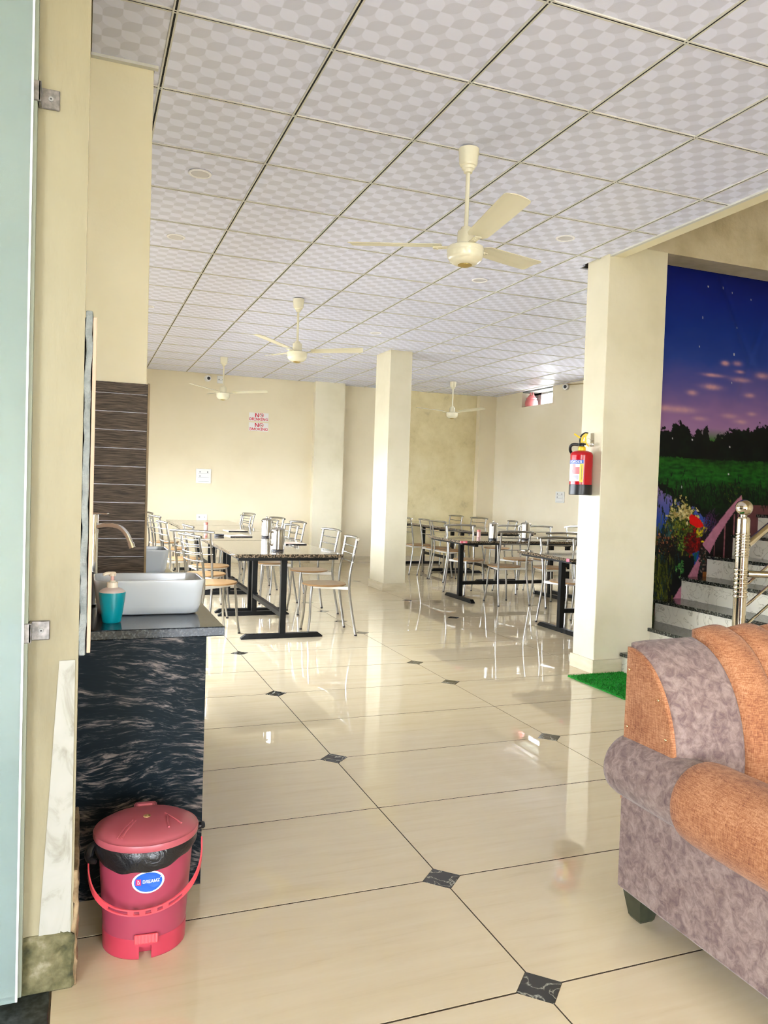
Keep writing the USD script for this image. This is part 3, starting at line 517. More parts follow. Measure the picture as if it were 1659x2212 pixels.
# ---- mural: printed landscape curtain behind the stairs, with folds; the picture is flat print held as vertex colours
def mural():
    x = np.arange(4.0, 5.75, .0065); z = np.arange(0.15, 3.105, .0065); X, Z = np.meshgrid(x, z, indexing='ij')
    P = np.stack([X, Z, 0 * X], -1).reshape(-1, 3)
    def nz(sx, sz, seed, oc=4):
        o = 0; amp = 1; q = P * [sx, sz, 1]
        for k in range(oc): o = o + amp * (meshkit.noise(q * 2 ** k + 13.7 * seed + k * 5.1, seed + k) * 2 - 1); amp *= .55
        return o.reshape(X.shape)
    lerp = lambda a_, b_, t_: a_ + (b_ - a_) * np.clip(t_, 0, 1)[..., None]
    ramp = lambda v_, st_: np.stack([np.interp(v_, [s[0] for s in st_], [s[1][c] for s in st_]) for c in range(3)], -1)
    srgb = lambda *c_: tuple(((q / 255 + .055) / 1.055) ** 2.4 if q > 10 else q / 255 / 12.92 for q in c_)
    n1, n2, n3, n4 = nz(3, 5, 1), nz(14, 14, 2), nz(60, 22, 3), nz(42, 42, 4)
    n6 = nz(20, 70, 6)
    C = ramp(Z + .05 * n1, [(1.75, srgb(176, 138, 172)), (1.95, srgb(160, 122, 165)), (2.15, srgb(112, 100, 160)), (2.40, srgb(52, 78, 158)), (2.65, srgb(22, 60, 150)), (2.9, srgb(10, 42, 140)), (3.1, srgb(6, 26, 112))])
    C = lerp(C, np.array(srgb(60, 118, 40)), ((1.86 - Z) / .10) * (np.abs(X - 4.76) < .16))
    for cx, cz, w, h in [(4.83, 2.39, .05, .022), (4.96, 2.4, .05, .022), (4.72, 2.285, .13, .016), (5.0, 2.27, .10, .022), (4.70, 2.19, .12, .026), (4.51, 2.13, .06, .024), (4.42, 1.99, .16, .03), (4.24, 1.99, .12, .026), (4.6, 1.93, .08, .02), (4.9, 1.97, .09, .022), (5.02, 1.93, .07, .02), (5.23, 2.32, .08, .028), (4.99, 2.335, .05, .015), (5.1, 2.15, .06, .022), (5.13, 2.0, .05, .018), (5.4, 2.1, .1, .03)]:
        C = lerp(C, np.array(srgb(205, 158, 168)), .9 * np.exp(-((X - cx) / w) ** 2 * 1.6 - ((Z - cz) / h) ** 2 * 1.6 + .5 * n2))
    top = np.interp(x, [4.0, 4.19, 4.25, 4.31, 4.33, 4.39, 4.44, 4.51, 4.55, 4.58, 4.63, 4.68, 4.71, 4.75, 4.77, 4.84, 4.95, 5.04, 5.12, 5.18, 5.29, 5.75], [1.82, 1.83, 1.84, 1.80, 1.87, 1.90, 1.87, 1.80, 1.81, 1.86, 1.84, 1.87, 1.77, 1.76, 1.81, 1.82, 1.87, 1.87, 1.86, 1.90, 1.92, 1.90])[:, None]
    C = np.where((Z < top + .030 * n4 + .012 * n2)[..., None], lerp(np.array(srgb(3, 12, 8)) + 0 * C, np.array(srgb(14, 34, 16)), n2), C)
    base = 1.61 + .008 * n4
    G = ramp(Z + .03 * n1, [(1.2, srgb(16, 40, 12)), (1.34, srgb(24, 62, 16)), (1.47, srgb(30, 92, 26)), (1.58, srgb(34, 88, 22)), (1.62, srgb(26, 66, 18))]) * (1 + .55 * np.clip(n6, -1, 1) + .25 * np.clip(n4, -1, 1))[..., None]
    C = np.where((Z < base)[..., None], G, C)
    bank = np.interp(x, [4.0, 4.19, 4.33, 4.43, 4.54, 4.69, 4.83, 5.08, 5.34, 5.75], [1.46, 1.42, 1.37, 1.32, 1.28, 1.20, 1.16, 1.10, 1.0, .95])[:, None] + .018 * n3
    C = np.where((Z < bank)[..., None], np.array(srgb(14, 20, 8)) * (1 + .5 * np.clip(n4, -1, 1))[..., None], C)
    river = ramp(Z + .02 * n3, [(1.0, srgb(36, 70, 156)), (1.12, srgb(58, 88, 168)), (1.25, srgb(104, 104, 168)), (1.36, srgb(142, 118, 160))])
    C = np.where((Z < bank - .055)[..., None], river, C)
    C = np.where(((Z < 1.25) & (X > 5.02))[..., None], np.array(srgb(122, 78, 78)) * (1 + .2 * n2)[..., None], C)
    def fill(pts, col, mod=0.0, f=None):
        nonlocal C
        Q = Polygon(pts); minx, minz, maxx, maxz = Q.bounds; s = (X >= minx) & (X <= maxx) & (Z >= minz) & (Z <= maxz); ins = np.zeros(X.shape, bool); pv = np.array(pts, float)
        xx, zz_ = X[s], Z[s]; c_ = np.zeros(len(xx), bool)
        for i in range(len(pv)):
            (xa, za), (xb, zb) = pv[i], pv[i - 1]
            c_ ^= ((za > zz_) != (zb > zz_)) & (xx < (xb - xa) * (zz_ - za) / (zb - za + 1e-12) + xa)
        ins[s] = c_
        if f is not None: ins &= f
        C = np.where(ins[..., None], np.array(srgb(*col)) * (1 + mod * np.clip(n4, -1, 1))[..., None], C)
    # reeds, flower beds
    low = (Z < .98 + .16 * n3 - .5 * (X - 4.30)) & (X < 4.46)
    C = np.where(low[..., None], lerp(np.array(srgb(12, 22, 14)) + 0 * C, np.array(srgb(86, 92, 22)), .5 + .7 * n3 - 1.2 * (Z - .72)), C)
    fl_ = (((X - 4.47) / .17) ** 2 + ((Z - 1.02) / .25) ** 2 < 1 + .45 * n4)
    C = np.where(fl_[..., None], lerp(np.array(srgb(16, 30, 12)) + 0 * C, np.array(srgb(110, 120, 36)), .25 + .9 * n4), C)
    C = np.where((fl_ & (Z > 1.10) & (n4 > .28))[..., None], np.array(srgb(206, 190, 120)), C)
    C = np.where(((X > 4.20) & (X < 4.50) & (Z > .80) & (Z < 1.0) & (n4 > .42))[..., None], np.array(srgb(176, 120, 80)), C)
    fill([(4.33, .82), (4.61, .83), (4.60, .55), (4.52, .40), (4.35, .40)], (6, 8, 8))
    fill([(4.28, .98), (4.46, .92), (4.52, .86), (4.50, .82), (4.30, .80)], (26, 18, 14), .5)
    fill([(4.68, .99), (4.72, 1.01), (4.74, .99), (4.63, .83), (4.63, .76), (4.60, .80), (4.60, .85), (4.66, .87)], (8, 82, 84))
    fill([(4.64, .66), (4.75, .82), (4.78, .77), (4.69, .64)], (12, 62, 58), .4)
    fill([(4.61, 1.03), (4.66, 1.08), (4.71, 1.05), (4.70, .99), (4.62, .99)], (206, 180, 20), .4)
    fill([(4.49, .99), (4.62, 1.0), (4.68, .95), (4.65, .87), (4.56, .84), (4.48, .89)], (110, 8, 10), .9)
    fill([(4.53, 1.14), (4.55, 1.165), (4.60, 1.15), (4.65, 1.12), (4.69, 1.07), (4.66, 1.06), (4.61, 1.06), (4.54, 1.09)], (222, 16, 14), .1)
    fill([(4.44, .93), (4.48, .94), (4.48, .88), (4.43, .88)], (120, 150, 40), .9, n4 > -.1); fill([(4.43, .76), (4.48, .79), (4.49, .72), (4.42, .70)], (70, 130, 60), .9, n4 > 0)
    fill([(4.64, .55), (4.66, .98), (4.72, 1.06), (4.86, 1.16), (5.07, 1.32), (5.07, .55)], (26, 20, 22), .5)
    fill([(4.78, .60), (4.79, .89), (4.85, .96), (4.98, 1.15), (5.06, 1.25), (5.06, .60)], (30, 20, 18), .5)
    for xp in (4.80, 4.90, 4.99, 5.03): fill([(xp, .60), (xp + .012, .60), (xp + .012, 1.0 + .9 * (xp - 4.8)), (xp, 1.0 + .9 * (xp - 4.8))], (150, 96, 104), .3)
    fill([(4.68, .92), (4.76, .85), (4.82, .96), (4.92, 1.1), (5.07, 1.29), (5.06, 1.33), (4.97, 1.25), (4.87, 1.14), (4.77, 1.03)], (190, 128, 148), .10)
    fill([(5.01, 1.27), (5.055, 1.285), (5.07, 1.305), (5.06, 1.335), (5.03, 1.30)], (128, 150, 50), .2)
    fill([(4.53, .64), (4.64, .64), (4.68, .82), (4.68, .86), (4.64, .80)], (176, 116, 132), .15); fill([(4.36, .43), (4.51, .43), (4.52, .63), (4.47, .58)], (182, 122, 138), .12)
    fill([(4.66, .86), (4.72, .86), (4.73, .78), (4.68, .74)], (92, 66, 50), .9)
    fill([(4.70, .70), (4.79, .70), (4.79, .62), (4.70, .62)], (140, 88, 40), .2); fill([(4.515, .40), (4.53, .40), (4.53, .60), (4.515, .57)], (120, 60, 30), .2); fill([(4.215, .47), (4.285, .47), (4.285, .25), (4.225, .25)], (96, 56, 26), .4)
    r2 = np.random.default_rng(11)
    def strokes(n, cx, cz, sx, sz, ln, wd, a0, da, cols):
        for _ in range(n):
            px, pz, an, L_ = r2.normal(cx, sx), r2.normal(cz, sz), math.radians(r2.normal(a0, da)), ln * r2.uniform(.5, 1.4)
            c_ = np.array(srgb(*cols[r2.integers(len(cols))])) * r2.uniform(.6, 1.25); i0, i1 = np.searchsorted(x, [px - L_, px + L_]); k0, k1 = np.searchsorted(z, [pz - L_, pz + L_])
            if i0 >= i1 or k0 >= k1: continue
            dx, dz = X[i0:i1, k0:k1] - px, Z[i0:i1, k0:k1] - pz; u_, v_ = dx * math.cos(an) + dz * math.sin(an), -dx * math.sin(an) + dz * math.cos(an)
            C[i0:i1, k0:k1][(u_ / L_) ** 2 + (v_ / wd) ** 2 < 1] = c_
    strokes(260, 4.26, .78, .07, .15, .06, .0045, 92, 12, [(60, 74, 26), (96, 100, 30), (24, 44, 44), (30, 60, 66), (40, 48, 18)])
    strokes(120, 4.24, .62, .05, .10, .05, .0045, 95, 14, [(110, 112, 30), (70, 80, 22), (36, 46, 16)])
    strokes(70, 4.36, 1.02, .05, .07, .05, .004, 80, 18, [(48, 84, 88), (70, 110, 104), (30, 52, 50)])
    strokes(240, 4.47, 1.05, .055, .065, .026, .006, 70, 40, [(104, 116, 34), (70, 84, 26), (34, 48, 18), (130, 132, 52)])
    strokes(60, 4.46, 1.175, .055, .03, .014, .009, 20, 60, [(196, 178, 118), (170, 150, 90), (214, 200, 150)])
    strokes(60, 4.33, .93, .06, .04, .012, .008, 20, 60, [(150, 92, 60), (176, 118, 84), (60, 36, 26)])
    strokes(110, 4.36, .90, .06, .04, .024, .005, 60, 50, [(24, 18, 16), (44, 30, 24), (16, 14, 12)])
    strokes(120, 4.58, .93, .045, .04, .016, .008, 30, 70, [(126, 12, 14), (90, 6, 10), (60, 8, 10), (150, 20, 18)])
    strokes(26, 4.465, .905, .018, .022, .016, .006, 40, 60, [(110, 140, 50), (150, 170, 90), (50, 80, 30)]); strokes(30, 4.46, .745, .022, .03, .014, .006, 40, 60, [(60, 120, 60), (110, 150, 90), (20, 50, 30)])
    strokes(60, 4.66, 1.04, .03, .03, .016, .007, 50, 60, [(210, 190, 30), (170, 160, 40), (110, 120, 30)])
    strokes(60, 4.74, 1.08, .03, .05, .05, .0035, 70, 20, [(70, 40, 76), (30, 24, 40), (96, 60, 100)])
    strokes(50, 4.69, .80, .02, .05, .014, .008, 40, 70, [(130, 110, 96), (60, 44, 34), (30, 60, 50), (20, 20, 18)])
    strokes(90, 4.98, 1.33, .05, .05, .016, .006, 60, 60, [(40, 60, 12), (80, 96, 20), (18, 28, 10)])
    strokes(500, 4.8, 1.32, .4, .05, .03, .005, 92, 14, [(14, 40, 12), (26, 66, 18), (10, 26, 10), (20, 30, 10)])
    fill([(4.53, 1.14), (4.55, 1.165), (4.60, 1.15), (4.65, 1.12), (4.69, 1.07), (4.66, 1.06), (4.61, 1.06), (4.54, 1.09)], (222, 16, 14), .1)
    fill([(4.68, .92), (4.76, .85), (4.82, .96), (4.92, 1.1), (5.07, 1.29), (5.06, 1.33), (4.97, 1.25), (4.87, 1.14), (4.77, 1.03)], (190, 128, 148), .10)
    sp = np.array([[4.62, 2.98], [4.78, 2.99], [4.87, 2.96], [5.07, 2.93], [4.58, 2.73], [4.94, 2.69], [4.56, 2.5], [4.92, 2.47], [4.91, 2.24], [4.53, 1.76], [4.92, 1.72], [4.33, 1.76], [4.92, 1.5], [4.44, 1.38]])
    for q in sp: C = np.where(((np.abs(X - q[0]) < .004) & (np.abs(Z - q[1]) < .008))[..., None], .6, C)
    n5 = nz(1.2, .5, 9, 3)
    Y = 4.949 + .006 * np.sin(3.2 * X + 2.5 * n5) + .007 * np.exp(-((X - 4.95 + .55 * (Z - 2.7)) / .035) ** 2) * np.clip((Z - 2.2) * 3, 0, 1) + .007 * np.exp(-((X - 5.12 - .35 * (Z - 2.5)) / .03) ** 2) * np.clip((2.9 - Z) * 3, 0, 1) * np.clip((Z - 1.9) * 4, 0, 1)
    V = np.stack([X, np.minimum(Y, 4.966), Z], -1).reshape(-1, 3); F = grid_faces(len(x), len(z), wrap=False)
    mt = thing('mural_curtain', 'printed landscape backdrop cloth with blue evening sky, meadow and flowers behind the stairs', 'mural')
    m = UsdGeom.Mesh.Define(stage, str(mt.GetPath()) + '/printed_cloth')
    from pxr import Vt
    F = F[:, ::-1]; Fb = np.vstack([F[:, [0, 1, 2]], F[:, [0, 2, 3]]])
    m.CreatePointsAttr(Vt.Vec3fArray.FromNumpy(V.astype(np.float32))); m.CreateFaceVertexCountsAttr(Vt.IntArray.FromNumpy(np.full(len(Fb), 3, np.int32))); m.CreateFaceVertexIndicesAttr(Vt.IntArray.FromNumpy(Fb.astype(np.int32).ravel()))
    m.CreateSubdivisionSchemeAttr('none')
    tm = trimesh.Trimesh(V, Fb, process=False); m.CreateNormalsAttr(Vt.Vec3fArray.FromNumpy(np.array(tm.vertex_normals, np.float32))); m.SetNormalsInterpolation('vertex')
    pv = UsdGeom.PrimvarsAPI(m).CreatePrimvar('displayColor', Sdf.ValueTypeNames.Color3fArray, 'vertex'); pv.Set(Vt.Vec3fArray.FromNumpy(np.clip(C ** 1.15 * .78, 0, 1).reshape(-1, 3).astype(np.float32)))
    UsdShade.MaterialBindingAPI.Apply(m.GetPrim()).Bind(M['mural_print'])
mural()

# ---- green mat
t = thing('turf_mat', 'bright green artificial turf mat at the foot of the pillar and stairs', 'mat')
mm = cbox(3.235, 3.30, .001, 3.70, 4.655, .009, .002); obj('mat_base', mm, 'turf', t, smooth=False)
n_ = 16000; bx = rng.uniform(3.234, 3.70, n_); by = rng.uniform(3.30, 4.658, n_); an = rng.uniform(0, 2 * PI, n_); hh = rng.uniform(.008, .015, n_); ln = rng.normal(0, .004, (n_, 2))
V = np.stack([np.stack([bx + .0022 * np.cos(an), by + .0022 * np.sin(an), np.full(n_, .006)], 1), np.stack([bx - .0022 * np.cos(an), by - .0022 * np.sin(an), np.full(n_, .006)], 1), np.stack([bx + ln[:, 0], by + ln[:, 1], .006 + hh], 1)], 1).reshape(-1, 3)
obj('turf_pile', trimesh.Trimesh(V, np.arange(3 * n_).reshape(-1, 3), process=False), 'turf', t, smooth=False, kind='stuff')

# ---- sofa
so = thing('sofa', 'two-tone sofa in taupe suede and orange weave at the right edge', 'sofa')
XS0, XS1, YB, YF = 1.572, 3.05, 1.965, 1.06
def rounded(prof, xs_, ins):            # closed (y, z) profile lofted along x with insets along its normals
    P = np.array(prof, float); nx = np.roll(P, -1, 0) - np.roll(P, 1, 0); N = np.stack([nx[:, 1], -nx[:, 0]], 1); N /= np.linalg.norm(N, axis=1, keepdims=True)
    area = np.sum(P[:, 0] * np.roll(P[:, 1], -1) - np.roll(P[:, 0], -1) * P[:, 1])
    if area < 0: N = -N
    w = np.clip(P[:, 1:2] - .40, 0, .12) / .12
    return loft([np.column_stack([np.full(len(P), x), P - N * i * w]) for x, i in zip(xs_, ins)])
for s_, xa in ((1, XS0), (-1, XS1)):
    obj('side_panel', cbox(min(xa, xa + s_ * .13), YF + .03, .082, max(xa, xa + s_ * .13), YB, .47, .012), 'taupe_suede', so, smooth=20)
    xc = xa + s_ * .038
    prof = lambda r, y: [(xc + r * math.cos(q), y, .462 + r * math.sin(q)) for q in np.arange(40) * 2 * PI / 40]
    obj('arm_roll', loft([prof(r, y) for r, y in ((.06, 1.992), (.082, 1.988), (.093, 1.975), (.097, 1.95), (.099, 1.80), (.099, 1.60))]), 'taupe_suede', so)
    obj('arm_cap', loft([prof(r, y) for r, y in ((.098, 1.672), (.106, 1.668), (.113, 1.655), (.1165, 1.62), (.118, 1.5), (.118, 1.2), (.116, 1.1), (.105, 1.055), (.08, 1.04))]), 'orange_weave', so)
obj('base', cbox(XS0 + .13, YF + .05, .082, XS1 - .13, YB - .02, .30, .012), 'taupe_suede', so, smooth=20)
for k in range(2): obj('seat_cushion', cbox(XS0 + .14 + k * .60, YF + .02, .30, XS0 + .735 + k * .60, 1.74, .44, .03), 'orange_weave', so, smooth=40)
q = np.linspace(0, PI / 2, 22)
def back_prof(a_, b_, zc=.50, yb=YB, z0=.36): return [(yb, z0), (yb, zc + b_ * .6)] + [(yb - a_ * math.sin(u), zc + b_ * math.cos(u)) for u in q] + [(yb - a_, z0)]
for s_, xa in ((1, XS0), (-1, XS1)):
    lo, hi = sorted((xa + s_ * .006, xa + s_ * .020)); cp = obj('back_cap', rounded(back_prof(.222, .332), [lo, lo + .004, hi], [.005, .0, .0]), 'orange_weave', so, smooth=40)
    for y_, z_ in ((1.945, .765), (1.945, .590), (1.812, .705), (1.775, .600)):
        nl = trimesh.creation.icosphere(2, .0045); nl.apply_translation([xa + s_ * .004, y_, z_]); obj('stud', nl, 'nail_brass', cp, smooth=True)
    xw = [xa + s_ * d for d in (.019, .021, .030, .05, .24, .255, .262)]; ins = [.012, .002, -.006, -.012, -.016, -.008, .01]
    if s_ < 0: xw, ins = xw[::-1], ins[::-1]
    obj('back_band', rounded(back_prof(.232, .342), xw, ins), 'taupe_suede', so, smooth=50)
x = XS0 + .255
for k in range(7):
    w_ = .1375; tt = np.linspace(0, 1, 13)
    obj('back_channel', rounded(back_prof(.245, .368, zc=.505), x + tt * w_, -.034 * np.sqrt(np.clip(1 - (2 * tt - 1) ** 2, 0, 1)) ** .8 + .012), 'orange_weave', so, smooth=60); x += w_
obj('back_panel', cbox(XS0 + .02, YB - .06, .1, XS1 - .02, YB - .004, .78, .008), 'taupe_suede', so, smooth=20)
for lx in (XS0 + .055, XS1 - .055):
    for ly in (1.905, 1.12): obj('leg', hull([(lx + sx * .042, ly + sy * .042, .09) for sx in (-1, 1) for sy in (-1, 1)] + [(lx + sx * .027, ly + sy * .027, .008) for sx in (-1, 1) for sy in (-1, 1)] + [(lx + sx * .022, ly + sy * .022, 0) for sx in (-1, 1) for sy in (-1, 1)]), 'leg_green', so, smooth=False)

# ---- dining tables
def table(label, cx, cy, L, along, p0, p1, W=.90):
    """granite-topped table; L along its own x axis; posts at p0, p1 from the centre."""
    t = thing('dining_table', label, 'table', (cx, cy, 0), 0 if along == 'x' else 90)
    obj('tabletop', cbox(-L / 2, -W / 2, .700, L / 2, W / 2, .727, .003), 'granite_table', t, smooth=False)
    obj('under_frame', cat_([box(-L / 2 + .03, -W / 2 + .03, .680, L / 2 - .03, -W / 2 + .06, .6995), box(-L / 2 + .03, W / 2 - .06, .680, L / 2 - .03, W / 2 - .03, .6995), box(-L / 2 + .03, -W / 2 + .06, .680, -L / 2 + .06, W / 2 - .06, .6995), box(L / 2 - .06, -W / 2 + .06, .680, L / 2 - .03, W / 2 - .06, .6995)]), 'black_steel', t, smooth=False)
    for p in (p0, p1):
        obj('post', box(p - .024, -.024, .040, p + .024, .024, .680), 'black_steel', t, smooth=False)
        obj('foot', hull([(p + sx * .024, sy * .35, 0) for sx in (-1, 1) for sy in (-1, 1)] + [(p + sx * .024, sy * .35, .012) for sx in (-1, 1) for sy in (-1, 1)] + [(p + sx * .022, sy * .31, .040) for sx in (-1, 1) for sy in (-1, 1)]), 'black_steel', t, smooth=False)
        obj('head_bar', box(p - .02, -W / 2 + .06, .655, p + .02, W / 2 - .06, .680), 'black_steel', t, smooth=False)
    obj('stretcher', box(p0 + .024, -.02, .175, p1 - .024, .02, .215), 'black_steel', t, smooth=False)
    return t
LX = 1.60
table('granite-topped table nearest in the left row, carrying two steel jugs', LX, 6.97, 1.50, 'y', -.53, .64)
table('granite-topped table second from the front in the left row, with two menu cards', LX, 8.47, 1.46, 'y', -.72 + .05, .62)
table('granite-topped table third from the front in the left row', LX, 9.79, 1.14, 'y', -.45, .45)
table('granite-topped table farthest back in the left row', LX, 11.08, 1.40, 'y', -.58, .58)
table('granite-topped table half hidden behind the near pillar', 4.79, 6.21, 1.60, 'x', -.58, .58)
t6 = table('granite-topped table with red number sticker and two steel jugs, middle of the right group', 4.79, 8.31, 1.62, 'x', -.58, .67)
table('granite-topped table by the right wall, beyond the jug table', 6.30, 8.31, 1.34, 'x', -.66 + .06, .55)
table('granite-topped table lengthwise in the far right corner, nearer of its row', 5.55, 10.31, 1.58, 'y', -.50, .62)
table('granite-topped table in the far right corner under the stained wall', 5.55, 11.83, 1.40, 'y', -.55, .58)
obj('number_sticker', cat_([box(-.808, -.4515, .700, -.735, -.4505, .727), box(-.8115, -.448, .700, -.8105, -.43, .727)]), 'sticker_pink', t6, smooth=False)
ntx = move(meshkit.text_mesh('06', .018, .0006, bold=True), (-.788, -.4517, .7045), rx=90); obj('number_print', ntx, 'label_white', t6, smooth=False)
st5 = stage.GetPrimAtPath('/World/dining_table_004'); obj('number_sticker', box(-.8115, -.445, .700, -.8103, -.40, .727), 'sticker_pink', st5, smooth=False)

# ---- chairs: tubular steel, round plywood seat, three-rung back
def make_chair(label, loc, rz, group):
    t = thing('dining_chair', label, 'chair', loc, rz, group)
    st_ = obj('seat', lathe([(.150, .4255), (.186, .4255), (.192, .430), (.193, .436), (.189, .4415), (.184, .4425), (.001, .4430)], 40), 'plywood', t, smooth=40)
    obj('seat_rim', lathe([(.1915, .4285), (.1938, .431), (.1938, .436), (.1915, .4385)], 40, cap=(False, False)), 'ply_edge', st_)
    post = lambda s: [(-.245, s * .205, .006), (-.215, s * .198, .17), (-.188, s * .190, .34), (-.180, s * .186, .43), (-.186, s * .186, .54), (-.208, s * .188, .68), (-.228, s * .192, .79), (-.236, s * .194, .838)]
    for s in (-1, 1):
        obj('rear_leg', tube(spl(post(s), 5), .0112, 10), 'chair_steel', t)
        obj('front_leg', tube(spl([(.135, s * .115, .424), (.146, s * .124, .30), (.150, s * .135, .16), (.168, s * .152, .006)], 5), .0108, 10), 'chair_steel', t)
    rail = [(-.236 - .028 * (1 - (y / .23) ** 2), y, .842 + .006 * (1 - (y / .23) ** 2)) for y in np.linspace(-.232, .232, 13)]
    obj('top_rail', tube(rail, [.010] + [.0128] * 11 + [.010], 12), 'chair_steel', t)
    for z_, x_ in ((.775, -.225), (.708, -.213), (.640, -.202)):
        obj('back_rung', tube([(x_ - .022 * (1 - (y / .2) ** 2), y, z_ - .006 * (1 - (y / .2) ** 2)) for y in np.linspace(-.203, .203, 11)], .0052, 8), 'chair_steel', t)
    fr = [cbox(-.175, s * .165 - .004, .398, .130, s * .165 + .004, .4255, .001) for s in (-1, 1)]
    fr = [hull([(-.178, s * .178, z_) for z_ in (.400, .425)] + [(-.178, s * .186, z_) for z_ in (.400, .425)] + [(.136, s * .110, z_) for z_ in (.410, .425)] + [(.136, s * .118, z_) for z_ in (.410, .425)]) for s in (-1, 1)] + [box(-.182, -.18, .405, -.176, .18, .425), box(.128, -.112, .410, .134, .112, .425)]
    obj('seat_frame', cat_(fr), 'frame_white', t, smooth=False)
    for nm_, px, py in (('leg_tip', -.245, .205), ('leg_tip', .168, .152)):
        for s in (-1, 1): obj(nm_, lathe([(.0115, 0), (.0125, .002), (.0125, .014)], 10).apply_translation([px, s * py, 0]), 'black_plastic', t)
    return t
GL, GR = 'steel chairs along the left row of tables', 'steel chairs in the right group of tables'
chairs = [  # rail centre x, y, facing (deg), label, group
    (2.26, 6.59, 176, 'steel chair with round plywood seat, nearest on the aisle side of the left row', GL),
    (2.42, 7.72, 187, 'second steel chair from the front on the aisle side of the left row', GL),
    (2.20, 8.50, 187, 'third steel chair from the front on the aisle side of the left row', GL),
    (2.46, 9.20, 190, 'fourth steel chair on the aisle side of the left row, pulled out', GL),
    (2.25, 9.56, 180, 'fifth steel chair on the aisle side of the left row, behind the jugs', GL),
    (2.45, 10.24, 192, 'sixth steel chair on the aisle side of the left row, right of the jugs', GL),
    (2.14, 10.78, 188, 'nearer steel chair of the far pair at the back of the left row, aisle side', GL),
    (2.32, 11.50, 192, 'last steel chair on the aisle side of the left row, nearest the back wall', GL),
    (0.93, 7.24, 50, 'steel chair turned sideways at the left row, wide back just beyond the near basin', GL),
    (0.84, 6.72, 16, 'steel chair nearest the near basin on the wall side of the left row', GL),
    (1.00, 8.12, 6, 'steel chair behind the turned one on the wall side of the left row', GL),
    (0.81, 8.88, 8, 'steel chair at the left row, rising above the far basin', GL),
    (0.84, 10.20, 14, 'steel chair at the left row, seen just right of the wood-clad column', GL),
    (0.86, 11.35, 8, 'farthest steel chair on the wall side of the left row, peeping past the column', GL),
    (4.60, 11.02, 3, 'farthest of three steel chairs in line right of the free-standing pillar', GR),
    (4.69, 10.50, -2, 'middle steel chair of the three in line right of the free pillar', GR),
    (4.69, 10.02, 4, 'nearest steel chair of the three in line right of the free pillar', GR),
    (4.50, 8.95, -86, 'steel chair behind the left end of the table with the red sticker', GR),
    (4.60, 7.70, 92, 'steel chair with its back to the viewer, between the near and free-standing pillars', GR),
    (5.09, 7.50, 92, 'steel chair with its back to the viewer, just left of the near pillar', GR),
    (4.48, 6.73, -90, 'steel chair on the far side of the table half hidden by the near pillar', GR),
    (6.10, 12.25, 186, 'left one of two steel chairs against the stained wall, farthest back right', GR),
    (6.12, 11.45, 190, 'right one of two steel chairs against the stained wall, left of the jugs', GR),
    (6.16, 10.43, 168, 'steel chair by the right wall seen between the two jugs of the right group', GR),
    (5.22, 9.00, -82, 'steel chair on the far side of the right jug table, between its two jugs', GR),
    (5.66, 8.95, -86, 'steel chair on the far side of the right jug table, right of both jugs', GR),
    (6.28, 9.02, -70, 'steel chair at the table by the right wall, cut by the near pillar', GR),
]
first = None
for x_, y_, fc, lab, gp in chairs:
    fa = math.radians(fc); loc = (x_ + .25 * math.cos(fa), y_ + .25 * math.sin(fa), 0)
    if first is None: first = make_chair(lab, loc, fc, gp)
    else: dup(first, loc, fc, lab, gp)

# ---- things on the tables
TZ = .7272
def jug(label, loc, rz):
    t = thing('steel_jug', label, 'jug', (*loc, TZ), rz, group='steel water jugs on the tables')
    obj('body', lathe([(.050, .012), (.0545, .018), (.056, .10), (.0555, .172), (.057, .176), (.057, .184), (.053, .186), (.001, .187)], 40), 'jug_steel', t)
    obj('base_ring', lathe([(.048, 0), (.051, .001), (.052, .012), (.050, .0125)], 36), 'black_plastic', t)
    obj('lid', lathe([(.0565, .186), (.054, .191), (.040, .199), (.018, .204), (.008, .206), (.007, .213), (.012, .217), (.010, .222), (.001, .223)], 32), 'jug_steel', t)
    obj('handle', tube(spl([(-.054, 0, .164), (-.075, 0, .160), (-.082, 0, .13), (-.080, 0, .085), (-.070, 0, .058), (-.054, 0, .052)], 5), .0062, 9, sq=(.6, 1.4)), 'jug_steel', t)
    obj('spout', hull([(.050, .020, .18), (.050, -.020, .18), (.072, 0, .183), (.054, .008, .155), (.054, -.008, .155)]), 'jug_steel', t, smooth=20)
    return t
j0 = jug('stout stainless steel jug nearest on the left front table', (1.565, 6.53), 20)
dup(j0, (1.84, 8.20, TZ), 200, 'stainless steel jug standing behind the nearest one in the left row')
dup(j0, (4.53, 8.13, TZ), 235, 'left one of the two stainless steel jugs on the right jug table')
dup(j0, (5.02, 8.21, TZ), -30, 'right one of the two stainless steel jugs on the right jug table')
def shaker(label, loc):
    t = thing('salt_shaker', label, 'shaker', (*loc, TZ), group='pink shakers on the tables')
    obj('body', lathe([(.022, 0), (.024, .002), (.024, .062), (.022, .064)], 20), 'shaker_pink', t); obj('cap', lathe([(.0235, .0645), (.0245, .066), (.0235, .088), (.018, .092), (.001, .093)], 20), 'shaker_cap', t); return t
s0 = shaker('small pink shaker on the second table of the left row', (1.37, 9.35)); dup(s0, (4.55, 8.52, TZ), 0, 'small pink shaker left of the jugs on the right jug table'); dup(s0, (1.64, 6.90, TZ), 0, 'small pink shaker tucked between the two jugs of the left row')
